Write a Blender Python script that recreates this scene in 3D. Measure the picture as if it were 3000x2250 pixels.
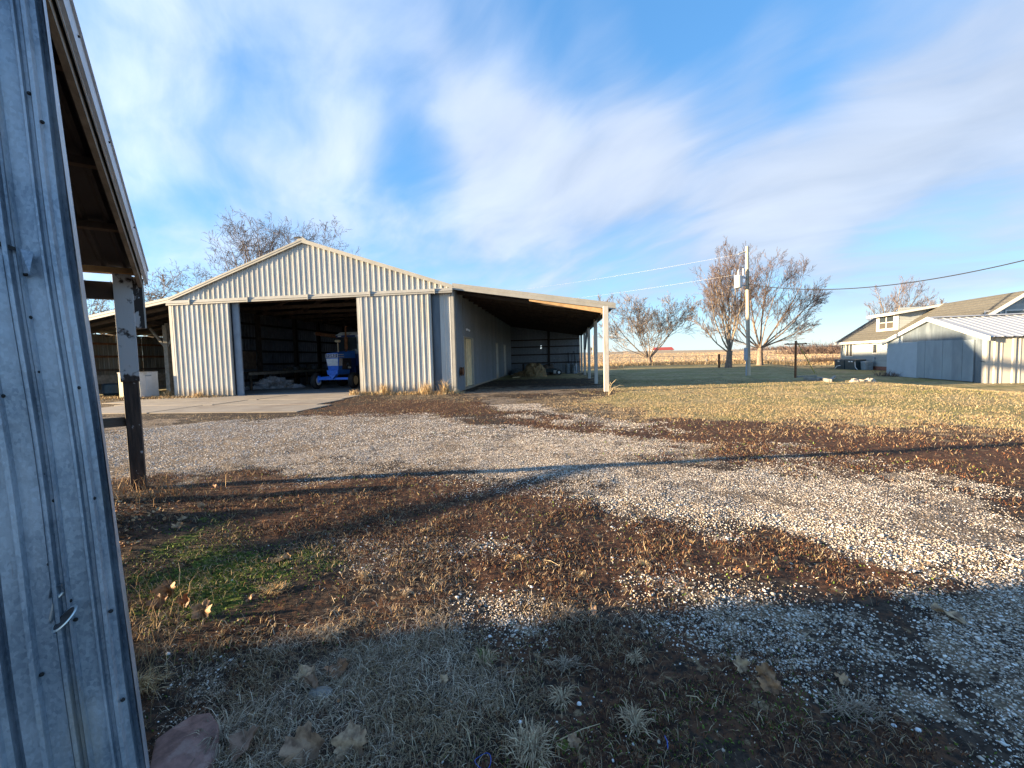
import bpy, math, random
import numpy as np
from mathutils import Vector, Matrix
random.seed(7); RNG = np.random.default_rng(11)
S = bpy.context.scene
for o in list(bpy.data.objects): bpy.data.objects.remove(o)

# ------------------------------------------------------------------ camera
H = 1.5; FPX = 1250.0
YAW, PIT, ROL = math.radians(6.65), math.radians(-3.45), math.radians(-1.43)
FW = np.array([-math.sin(YAW)*math.cos(PIT), math.cos(YAW)*math.cos(PIT), math.sin(PIT)])
_r = np.array([math.cos(YAW), math.sin(YAW), 0.0]); _u = np.cross(_r, FW)
RT = _r*math.cos(ROL)+_u*math.sin(ROL); UP = -_r*math.sin(ROL)+_u*math.cos(ROL)
cam = bpy.data.cameras.new('camera'); cam_o = bpy.data.objects.new('camera', cam); S.collection.objects.link(cam_o)
cam.sensor_width = 36; cam.lens = 36*FPX/3000; cam.clip_start = 0.05; cam.clip_end = 6000
m = Matrix.Identity(4)
for i in range(3):
    m[i][0] = RT[i]; m[i][1] = UP[i]; m[i][2] = -FW[i]
m[2][3] = H
cam_o.matrix_world = m
S.camera = cam_o

# ------------------------------------------------------------------ sun, exposure
SUN_AZ, SUN_EL = math.radians(12.0), math.radians(8.4)
TOSUN = Vector((-math.cos(SUN_AZ)*math.cos(SUN_EL), -math.sin(SUN_AZ)*math.cos(SUN_EL), math.sin(SUN_EL)))
sl = bpy.data.lights.new('sun', 'SUN'); sl.energy = 4.3; sl.angle = math.radians(1.0); sl.color = (1.0, 0.76, 0.47)
so = bpy.data.objects.new('sun', sl); S.collection.objects.link(so)
so.rotation_euler = TOSUN.to_track_quat('Z', 'Y').to_euler()
S.view_settings.view_transform = 'Standard'; S.view_settings.look = 'None'
S.view_settings.gamma = 1; S.view_settings.use_curve_mapping = False
S.view_settings.exposure = 2.48
SKY_STRENGTH = 0.076

def ray(x, y): return FW+RT*((x-1500)/FPX)-UP*((y-1125)/FPX)

# ------------------------------------------------------------------ world
world = bpy.data.worlds.new('World'); S.world = world; world.use_nodes = True
class NT:
    """tiny node-expression helper"""
    def __init__(s, nt): s.nt = nt; s.n = nt.nodes; s.l = nt.links
    def new(s, t, **k):
        n = s.n.new(t)
        for a, b in k.items(): setattr(n, a, b)
        return n
    def put(s, sock, v):
        if v is None: return
        if hasattr(v, 'is_output') or isinstance(v, bpy.types.NodeSocket): s.l.new(v, sock)
        else: sock.default_value = v
    def math(s, op, a, b=None, c=None, clamp=False):
        n = s.new('ShaderNodeMath', operation=op, use_clamp=clamp)
        s.put(n.inputs[0], a); s.put(n.inputs[1], b)
        if c is not None: s.put(n.inputs[2], c)
        return n.outputs[0]
    def vmath(s, op, a, b=None):
        n = s.new('ShaderNodeVectorMath', operation=op); s.put(n.inputs[0], a); s.put(n.inputs[1], b)
        return n.outputs['Value'] if op in ('DOT_PRODUCT', 'LENGTH') else n.outputs[0]
    def noise(s, vec, scale, detail=4, rough=.5, dist=0, out=0):
        n = s.new('ShaderNodeTexNoise'); s.put(n.inputs['Vector'], vec)
        n.inputs['Scale'].default_value = scale; n.inputs['Detail'].default_value = detail
        n.inputs['Roughness'].default_value = rough; n.inputs['Distortion'].default_value = dist
        return n.outputs[out]
    def voro(s, vec, scale, feature='F1', out='Distance', rnd=1.0):
        n = s.new('ShaderNodeTexVoronoi', feature=feature); s.put(n.inputs['Vector'], vec)
        n.inputs['Scale'].default_value = scale; n.inputs['Randomness'].default_value = rnd
        return n.outputs[out]
    def step(s, v, a, b, lo=0., hi=1.):
        n = s.new('ShaderNodeMapRange', interpolation_type='SMOOTHSTEP'); s.put(n.inputs[0], v)
        n.inputs[1].default_value = a; n.inputs[2].default_value = b
        n.inputs[3].default_value = lo; n.inputs[4].default_value = hi
        return n.outputs[0]
    def mix(s, f, a, b, mode='MIX'):
        n = s.new('ShaderNodeMix', data_type='RGBA', blend_type=mode)
        s.put(n.inputs[0], f)
        for sock, v in ((n.inputs[6], a), (n.inputs[7], b)):
            if isinstance(v, (tuple, list)): v = (*v[:3], 1)
            s.put(sock, v)
        return n.outputs[2]
    def ramp(s, f, stops):
        n = s.new('ShaderNodeValToRGB'); s.put(n.inputs[0], f); e = n.color_ramp.elements
        while len(e) < len(stops): e.new(.5)
        for el, (p, c) in zip(e, stops): el.position = p; el.color = (*c[:3], 1)
        return n.outputs[0]
    def mapping(s, vec, loc=(0,0,0), rot=(0,0,0), scale=(1,1,1)):
        n = s.new('ShaderNodeMapping'); s.put(n.inputs[0], vec)
        n.inputs[1].default_value = loc; n.inputs[2].default_value = rot; n.inputs[3].default_value = scale
        return n.outputs[0]
    def bump(s, h, strength=.3, dist=.02, normal=None):
        n = s.new('ShaderNodeBump'); n.inputs['Strength'].default_value = strength; n.inputs['Distance'].default_value = dist
        s.put(n.inputs['Height'], h)
        if normal is not None: s.l.new(normal, n.inputs['Normal'])
        return n.outputs[0]

w = NT(world.node_tree); w.n.clear()
tc = w.new('ShaderNodeTexCoord'); D = w.vmath('NORMALIZE', tc.outputs['Generated'])
sky = w.new('ShaderNodeTexSky', sky_type='NISHITA'); sky.sun_disc = False
sky.sun_elevation = SUN_EL; sky.sun_rotation = math.atan2(TOSUN.x, TOSUN.y)
sky.altitude = 200; sky.air_density = 1.0; sky.dust_density = 0.6; sky.ozone_density = 2.2
sep = w.new('ShaderNodeSeparateXYZ'); w.put(sep.inputs[0], D)
zc = w.math('MAXIMUM', sep.outputs[2], 0.0)
zz = w.math('ADD', zc, 0.20)
cmb = w.new('ShaderNodeCombineXYZ')
w.put(cmb.inputs[0], w.math('DIVIDE', sep.outputs[0], zz)); w.put(cmb.inputs[1], w.math('DIVIDE', sep.outputs[1], zz))
P = cmb.outputs[0]
# high thin cloud laid on a plane above the place, streaked along one wind direction
ws = ray(500, 1080); wa = math.atan2(ws[1], ws[0])
Pr = w.mapping(P, rot=(0, 0, -wa))
warp = w.noise(Pr, .55, 3, .5, 0, 1)
Pw = w.vmath('ADD', Pr, w.vmath('MULTIPLY', w.vmath('SUBTRACT', warp, (.5, .5, .5)), (1.0, 1.1, 0)))
big = w.noise(w.mapping(Pw, scale=(.62, 1.05, 1)), 1.0, 5, .5)
mid = w.noise(w.mapping(Pw, loc=(3.1, 1.7, 0), scale=(1.1, 2.2, 1)), 1.4, 6, .52, .15)
fin = w.noise(w.mapping(Pw, loc=(7.1, 4.7, 0), scale=(1.4, 4.5, 1)), 2.6, 6, .58, .2)
cov = w.math('ADD', w.math('MULTIPLY', big, .58), w.math('ADD', w.math('MULTIPLY', mid, .31), w.math('MULTIPLY', fin, .11)))
lobes = [((420, 330), .30, .08), ((1250, 420), .20, .06), ((1650, 400), .22, .13), ((2150, 450), .22, .13),
         ((2750, 330), .24, .16), ((2950, 60), .16, .10), ((900, 640), .2, .03), ((1450, 600), .20, .08), ((1050, 110), .12, .03), ((1900, 600), .2, .08), ((2600, 720), .14, .08),
         ((1850, 80), .17, -.14), ((2250, 120), .18, -.14), ((2600, 60), .13, -.10), ((1170, 330), .09, -.05), ((1240, 500), .08, -.09),
         ((830, 250), .09, -.07), ((1130, 160), .08, -.03), ((2650, 600), .10, -.10), ((1900, 800), .13, -.06), ((650, 780), .14, -.12), ((1150, 780), .16, -.06), ((1480, 60), .10, -.08)]
for (px, py), rad, wt in lobes:
    c = ray(px, py); c = c/np.linalg.norm(c)
    d = w.vmath('DOT_PRODUCT', D, tuple(c))
    g = w.step(d, math.cos(rad*1.5), math.cos(rad*.15), 0., wt)
    cov = w.math('ADD', cov, g)
den = w.step(cov, .42, .70, 0., .84)
edge = w.step(sep.outputs[2], .015, .12)
den = w.math('MULTIPLY', den, edge)
# small separate puffs low over the horizon
pf = w.noise(w.mapping(P, loc=(1.3, 9.2, 0), scale=(.55, .55, 1)), 1.6, 6, .58, .25)
pl = w.math('MULTIPLY', w.step(pf, .56, .68, 0., .8), w.math('MULTIPLY', w.step(sep.outputs[2], .04, .12), w.step(sep.outputs[2], .46, .22)))
den = w.math('MAXIMUM', den, pl)
sunlobe = w.vmath('DOT_PRODUCT', D, tuple(TOSUN))
cb = w.step(sunlobe, -.6, 1.0, .93, 1.42)
inner = w.math('MULTIPLY_ADD', mid, .5, .75)
sc = w.new('ShaderNodeVectorMath', operation='SCALE'); w.put(sc.inputs[0], w.mix(w.step(cov, .5, .85), (1.38, 1.70, 2.30), (1.86, 2.02, 2.32)))
w.put(sc.inputs['Scale'], w.math('MULTIPLY', cb, inner))
tint = w.mix(1.0, sky.outputs[0], (0.80, 1.0, 1.18), 'MULTIPLY')
air = w.ramp(sep.outputs[2], [(0.0, (2.2, 2.5, 2.85)), (.10, (1.10, 1.95, 2.85)), (.30, (.42, 1.22, 2.40)), (1.0, (.18, .70, 1.75))])
tint = w.mix(.68, tint, air)
allc = w.mix(den, tint, sc.outputs[0])
bg = w.new('ShaderNodeBackground'); w.put(bg.inputs[0], allc); bg.inputs[1].default_value = SKY_STRENGTH
wo = w.new('ShaderNodeOutputWorld'); w.l.new(bg.outputs[0], wo.inputs[0])

# ------------------------------------------------------------------ pixel -> place (used to measure positions)
CAM = np.array([0, 0, H])
def gp(x, y, z=0.0):
    d = ray(x, y); t = (z-H)/d[2]; p = CAM+d*t; return p
def gpt_(x, y):
    p = gp(x, y)
    for _ in range(6): p = gp(x, y, float(terr(p[0], p[1])))
    return p
def atY(x, y, Y): d = ray(x, y); return CAM+d*(Y/d[1])
def atX(x, y, X): d = ray(x, y); return CAM+d*(X/d[0])

# ------------------------------------------------------------------ materials
MATS = {}
def _mat(name):
    mt = bpy.data.materials.new(name); mt.use_nodes = True
    k = NT(mt.node_tree); k.n.clear()
    b = k.new('ShaderNodeBsdfPrincipled'); o = k.new('ShaderNodeOutputMaterial'); k.l.new(b.outputs[0], o.inputs[0])
    MATS[name] = mt
    return mt, k, b
def plain(name, col, rough=.7, var=.25, scale=6, metal=0, bump=.15, bscale=40, spec=.4, stretch=(1, 1, 1), dirt=None, bdist=.01, rnd=True):
    mt, k, b = _mat(name)
    t = k.new('ShaderNodeTexCoord'); v = k.mapping(t.outputs['Object'], scale=stretch)
    n1 = k.noise(v, scale, 6, .6)
    c = k.mix(k.step(n1, .3, .7), tuple(x*(1-var) for x in col), tuple(min(1, x*(1+var)) for x in col))
    if dirt:
        n2 = k.noise(v, scale*.37, 5, .65); c = k.mix(k.step(n2, .52, .66), c, dirt)
    if rnd:
        oi = k.new('ShaderNodeObjectInfo')
        c = k.mix(1.0, c, k.ramp(oi.outputs['Random'], [(0, (.88, .88, .88)), (1, (1.08, 1.08, 1.08))]), 'MULTIPLY')
    k.put(b.inputs['Base Color'], c); b.inputs['Roughness'].default_value = rough; b.inputs['Metallic'].default_value = metal
    b.inputs['Specular IOR Level'].default_value = spec
    if bump: k.put(b.inputs['Normal'], k.bump(k.noise(v, bscale, 4, .6), bump, bdist))
    return mt
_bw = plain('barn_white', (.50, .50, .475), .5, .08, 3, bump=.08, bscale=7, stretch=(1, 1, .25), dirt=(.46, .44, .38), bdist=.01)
_k = NT(_bw.node_tree); _b = [n for n in _k.n if n.type == 'BSDF_PRINCIPLED'][0]; _l = _b.inputs['Base Color'].links[0].from_socket
_g = _k.new('ShaderNodeNewGeometry'); _s = _k.new('ShaderNodeSeparateXYZ'); _k.put(_s.inputs[0], _g.outputs['Position'])
_m = _k.step(_k.math('ADD', _s.outputs[2], _k.math('MULTIPLY', _k.noise(_k.mapping(_g.outputs['Position'], scale=(1, 1, .4)), 7, 5, .6), -.9)), .12, -.38)
_c = _k.mix(_k.math('MULTIPLY', _m, .7), _l, (.25, .19, .12))
_r = _k.math('MULTIPLY', _k.step(_k.noise(_k.mapping(_g.outputs['Position'], scale=(5, 5, .35)), 1.6, 5, .65), .64, .74), .5)
_k.put(_b.inputs['Base Color'], _k.mix(_r, _c, (.27, .20, .14)))
plain('barn_trim', (.36, .355, .325), .55, .08, 3, bump=.05)
plain('barn_jamb', (.20, .24, .29), .5, .1, 3, bump=.05)
plain('barn_roof', (.55, .55, .54), .45, .12, 2, bump=.05)
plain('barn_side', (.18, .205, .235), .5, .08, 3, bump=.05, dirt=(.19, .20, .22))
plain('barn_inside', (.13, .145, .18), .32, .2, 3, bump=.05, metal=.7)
plain('lean_sheet', (.22, .205, .175), .5, .2, 2, bump=.05, metal=.2, dirt=(.16, .135, .10), stretch=(1, 1, .3))
plain('old_wood', (.10, .075, .058), .85, .3, 5, bump=.3, bscale=30, stretch=(1, 1, 1))
plain('dark_wood', (.045, .036, .032), .85, .3, 5, bump=.3, bscale=30)
plain('grey_wood', (.27, .25, .22), .85, .25, 6, bump=.3, bscale=30)
plain('new_wood', (.55, .34, .16), .7, .2, 5, bump=.15)
plain('pale_wood', (.60, .47, .28), .7, .2, 5, bump=.15)
plain('white_post', (.52, .50, .46), .7, .08, 8, bump=.2, bscale=30, dirt=(.42, .36, .28), stretch=(1, 1, .25))
plain('concrete', (.30, .26, .21), .85, .12, 1.2, bump=.25, bscale=25, dirt=(.24, .20, .16))
plain('floor_concrete', (.27, .26, .25), .85, .15, 1.2, bump=.2)
plain('black', (.012, .012, .013), .6, .2, 4, bump=0)
plain('rubber', (.022, .022, .024), .75, .25, 8, bump=.15, dirt=(.05, .045, .04))
plain('tractor_blue', (.03, .19, .80), .35, .12, 5, bump=.02, spec=.5)
plain('tractor_dark_blue', (.008, .03, .14), .4, .15, 5, bump=.02)
plain('tractor_white', (.70, .73, .74), .45, .1, 5, bump=.02, dirt=(.38, .37, .33))
plain('rim_cream', (.52, .44, .28), .55, .1, 5, bump=.02)
plain('engine', (.05, .05, .055), .6, .5, 12, bump=.2)
plain('rust', (.17, .075, .035), .85, .35, 8, bump=.2)
plain('lamp_white', (.8, .8, .8), .2, .02, 3, bump=0)
plain('tarp', (.60, .60, .66), .55, .12, 3, bump=.3, bscale=9, bdist=.03, dirt=(.30, .28, .27))
plain('appliance', (.55, .58, .60), .4, .06, 4, bump=.02, dirt=(.40, .38, .33))
plain('appliance_side', (.40, .39, .24), .6, .2, 3, bump=.05)
plain('galv', (.17, .20, .24), .38, .15, 6, bump=.05, metal=.6)
plain('sun_tinted_wood', (.80, .66, .42), .7, .1, 5, bump=.1)  # extra bright wood colour, stands in for sun on the doorway planks
plain('galv_bright', (.55, .60, .62), .3, .1, 6, bump=.03, metal=.8)
plain('drum', (.24, .29, .33), .5, .2, 5, bump=.05)
plain('hay', (.27, .19, .10), .95, .45, 14, bump=.9, bscale=28, bdist=.05)
plain('bark', (.20, .15, .115), .9, .3, 5, bump=.4, bscale=20, bdist=.02)
plain('bark_pale', (.24, .19, .14), .9, .3, 5, bump=.3, bscale=20)
plain('twig', (.11, .085, .07), .9, .25, 3, bump=0)
plain('twig_red', (.15, .105, .085), .9, .25, 3, bump=0)
plain('twig_pale', (.22, .175, .14), .9, .25, 3, bump=0)
plain('pole_wood', (.50, .40, .29), .85, .15, 4, bump=.2, stretch=(1, 1, .15))
plain('transformer', (.55, .56, .57), .45, .05, 4, bump=0)
plain('meter_grey', (.33, .36, .40), .5, .05, 4, bump=0)
plain('wire_white', (.13, .13, .14), .4, .02, 4, bump=0)
plain('wire_black', (.02, .02, .022), .6, .02, 4, bump=0)
plain('wire_yellow', (.62, .50, .12), .5, .05, 4, bump=0)
plain('siding', (.36, .39, .39), .6, .05, 4, bump=.03)
plain('house_trim', (.62, .61, .57), .5, .04, 4, bump=0)
plain('shingle', (.10, .096, .082), .9, .2, 9, bump=.4, bscale=30, dirt=(.082, .076, .064))
plain('glass', (.03, .04, .05), .08, .1, 2, bump=0, spec=.8)
plain('blind', (.075, .068, .058), .7, .05, 3, bump=0)
plain('brick_red', (.24, .10, .07), .85, .3, 14, bump=.2)
plain('bin_green', (.018, .035, .045), .5, .2, 4, bump=0)
plain('garage_blue', (.42, .48, .53), .6, .05, 2, bump=.04)
plain('garage_galv', (.13, .16, .19), .5, .16, 1.6, bump=.04, metal=.2, stretch=(2, 2, .4), dirt=(.19, .225, .26))
plain('garage_door', (.27, .32, .36), .5, .10, 1.8, bump=.04, metal=.1, stretch=(1, 1, .4), dirt=(.22, .27, .31))
plain('garage_cream', (.46, .43, .38), .5, .06, 2, bump=.04, dirt=(.5, .46, .38), stretch=(1, 1, .3))
plain('garage_roof', (.40, .41, .41), .4, .05, 3, bump=.02)
plain('roof_red', (.40, .07, .05), .6, .1, 3, bump=0)
plain('stone_pink', (.22, .125, .105), .85, .25, 25, bump=.5, bscale=60, bdist=.006, dirt=(.30, .20, .17))
plain('rock', (.42, .36, .28), .9, .2, 6, bump=.3)
plain('rail_wood', (.13, .115, .10), .9, .35, 8, bump=.4, bscale=50, stretch=(.4, .4, 3))
plain('blue_plastic', (.03, .10, .45), .4, .05, 4, bump=0)
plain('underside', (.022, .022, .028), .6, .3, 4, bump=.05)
plain('fascia_metal', (.56, .62, .70), .45, .06, 3, bump=.03)

# dead leaf
mt, k, b = _mat('leaf')
t = k.new('ShaderNodeTexCoord'); oi = k.new('ShaderNodeObjectInfo')
c = k.ramp(oi.outputs['Random'], [(0, (.34, .15, .065)), (.35, (.48, .28, .14)), (.7, (.58, .40, .23)), (1, (.30, .18, .12))])
c = k.mix(k.step(k.noise(t.outputs['Object'], 25, 4, .6), .35, .7), c, (.13, .07, .04))
k.put(b.inputs['Base Color'], c); b.inputs['Roughness'].default_value = .7
k.put(b.inputs['Normal'], k.bump(k.noise(t.outputs['Object'], 60, 3, .6), .3, .004))

# weathered paint over black wood: the near post
mt, k, b = _mat('peeling_post')
t = k.new('ShaderNodeTexCoord'); v = t.outputs['Object']
s3 = k.new('ShaderNodeSeparateXYZ'); k.put(s3.inputs[0], v)
wood = k.mix(k.step(k.noise(k.mapping(v, scale=(3, 3, .3)), 14, 5, .6), .3, .7), (.020, .015, .013), (.075, .052, .042))
edge = k.math('ADD', s3.outputs[2], k.math('MULTIPLY', k.math('SUBTRACT', k.noise(v, 7, 5, .6), .5), .55))
f = k.math('MULTIPLY', k.step(edge, 1.36, 1.40), k.step(k.noise(k.mapping(v, loc=(4, 2, 1)), 5, 5, .6), .70, .62))
flk = k.step(k.noise(k.mapping(v, loc=(1, 7, 3), scale=(1, 1, .5)), 16, 5, .6), .66, .70)
f = k.math('MAXIMUM', f, k.math('MULTIPLY', flk, .8))
k.put(b.inputs['Base Color'], k.mix(f, wood, (.50, .51, .53))); b.inputs['Roughness'].default_value = .75
k.put(b.inputs['Normal'], k.bump(k.math('ADD', f, k.math('MULTIPLY', k.noise(k.mapping(v, scale=(3, 3, .3)), 20, 4, .6), .6)), .6, .004))
mt, k, b = _mat('peeling_block')
t = k.new('ShaderNodeTexCoord'); v = t.outputs['Object']
f = k.step(k.noise(k.mapping(v, scale=(1, 1, .55)), 11, 6, .65), .55, .58)
k.put(b.inputs['Base Color'], k.mix(f, (.035, .027, .024), (.46, .47, .49))); b.inputs['Roughness'].default_value = .75
k.put(b.inputs['Normal'], k.bump(f, .6, .004))

# galvanized sheet near the camera
mt, k, b = _mat('galvanized_near')
t = k.new('ShaderNodeTexCoord'); v = t.outputs['Object']
sp = k.voro(k.mapping(v, scale=(1, 1, .6)), 130, 'F1', 'Color')
sps = k.new('ShaderNodeSeparateColor'); k.put(sps.inputs[0], sp)
st = k.noise(k.mapping(v, scale=(30, 30, 1.0)), 1.0, 6, .6)
cl = k.noise(v, 3.2, 5, .62)
c = k.mix(k.step(cl, .38, .62), (.22, .27, .33), (.40, .44, .49))
c = k.mix(k.math('MULTIPLY', k.step(st, .50, .72), .22), c, (.56, .58, .60))
c = k.mix(k.math('MULTIPLY', sps.outputs[0], .30), c, (.66, .74, .82))
stain = k.step(k.noise(k.mapping(v, loc=(2, 3, 5), scale=(4, 4, .8)), 1.4, 5, .6), .60, .74)
c = k.mix(k.math('MULTIPLY', stain, .55), c, (.44, .38, .29))
rs = k.step(k.noise(k.mapping(v, loc=(6, 1, 5), scale=(14, 14, 1.2)), 1.5, 5, .7), .66, .74)
c = k.mix(k.math('MULTIPLY', rs, .6), c, (.20, .15, .11))
k.put(b.inputs['Base Color'], c); b.inputs['Metallic'].default_value = .45
k.put(b.inputs['Roughness'], k.math('MULTIPLY_ADD', cl, .3, .33))
k.put(b.inputs['Normal'], k.bump(k.math('ADD', k.noise(v, 9, 4, .6), k.math('MULTIPLY', k.noise(v, 160, 3, .6), .12)), .35, .012))

# scatter materials: colour comes from the piece
def attr_mat(name, rough, sub=0):
    mt, k, b = _mat(name)
    a = k.new('ShaderNodeAttribute', attribute_name='col'); k.l.new(a.outputs['Color'], b.inputs['Base Color'])
    b.inputs['Roughness'].default_value = rough; b.inputs['Specular IOR Level'].default_value = .25
attr_mat('blade', .8); attr_mat('pebble', .75)

# the ground
mt, k, b = _mat('ground')
geo = k.new('ShaderNodeNewGeometry'); v = geo.outputs['Position']
A1 = k.new('ShaderNodeAttribute', attribute_name='cover'); A2 = k.new('ShaderNodeAttribute', attribute_name='cover2')
a1 = k.new('ShaderNodeSeparateColor'); k.put(a1.inputs[0], A1.outputs['Color'])
a2 = k.new('ShaderNodeSeparateColor'); k.put(a2.inputs[0], A2.outputs['Color'])
nf = k.noise(v, 3.0, 8, .68); nff = k.noise(v, 22, 6, .65); nl = k.noise(v, .35, 5, .6)
fr = k.math('ADD', k.math('MULTIPLY', k.math('SUBTRACT', nf, .5), 1.3), k.math('MULTIPLY', k.math('SUBTRACT', nff, .5), 1.1))
def msk(s, lo=.42, hi=.60, amp=1.0): return k.step(k.math('ADD', s, k.math('MULTIPLY', fr, amp)), lo, hi)
soil = k.mix(k.step(nff, .35, .65), (.028, .021, .017), (.085, .062, .046))
weed = k.mix(k.step(nff, .35, .62), (.036, .022, .018), (.12, .060, .034))
weed = k.mix(k.step(k.noise(v, 9, 5, .7), .56, .66), weed, (.27, .19, .11))
col = k.mix(msk(a2.outputs[0]), soil, weed)
straw = k.mix(k.step(nff, .35, .65), (.13, .095, .058), (.36, .27, .16))
straw = k.mix(k.step(nf, .62, .42), straw, (.095, .068, .045))
col = k.mix(msk(a1.outputs[2]), col, straw)
lawn = k.mix(k.step(nf, .38, .62), (.22, .175, .075), (.44, .34, .18))
lawn = k.mix(k.step(nl, .42, .62), lawn, k.mix(k.step(nff, .4, .6), (.16, .155, .05), (.34, .27, .12)))
lawn = k.mix(k.math('MULTIPLY', k.step(k.noise(v, 1.1, 6, .7), .54, .64), .8), lawn, (.12, .085, .055))
col = k.mix(msk(a1.outputs[1], amp=.7), col, lawn)
moss = k.mix(k.step(nff, .4, .6), (.045, .050, .018), (.11, .15, .03))
col = k.mix(msk(a2.outputs[1]), col, moss)
vd = k.voro(v, 62, 'F1', 'Color'); vds = k.new('ShaderNodeSeparateColor'); k.put(vds.inputs[0], vd)
ve = k.voro(v, 62, 'F1', 'Distance')
stone = k.ramp(vds.outputs[0], [(0, (.20, .16, .12)), (.3, (.42, .34, .26)), (.65, (.56, .48, .39)), (1, (.68, .63, .56))])
stone = k.mix(k.step(ve, .30, .52), stone, (.055, .042, .032))
stone = k.mix(k.math('MULTIPLY', k.step(nf, .42, .62), .38), stone, (.37, .275, .175))
stone = k.mix(k.math('MULTIPLY', k.step(k.noise(k.mapping(v, scale=(.5, 1.2, 1)), 1.6, 6, .7), .45, .62), .55), stone, (.15, .112, .078))
gm = msk(a1.outputs[0])
col = k.mix(gm, col, stone)
fbig = k.noise(k.mapping(v, scale=(.10, .35, 1)), 1.0, 6, .62)
field = k.mix(k.step(fbig, .38, .62), (.42, .315, .195), (.50, .39, .26))
field = k.mix(k.step(k.noise(k.mapping(v, scale=(.35, 1.1, 1)), 1.0, 6, .7), .56, .64), field, (.30, .19, .10))
col = k.mix(msk(a2.outputs[2], amp=.3), col, field)
k.put(b.inputs['Base Color'], col); b.inputs['Roughness'].default_value = .95; b.inputs['Specular IOR Level'].default_value = .12
hh = k.math('ADD', k.math('MULTIPLY', nf, .55), k.math('MULTIPLY', nff, .28))
hh = k.math('SUBTRACT', hh, k.math('MULTIPLY', k.math('MULTIPLY', ve, gm), .22))
k.put(b.inputs['Normal'], k.bump(hh, .9, .05))

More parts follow.
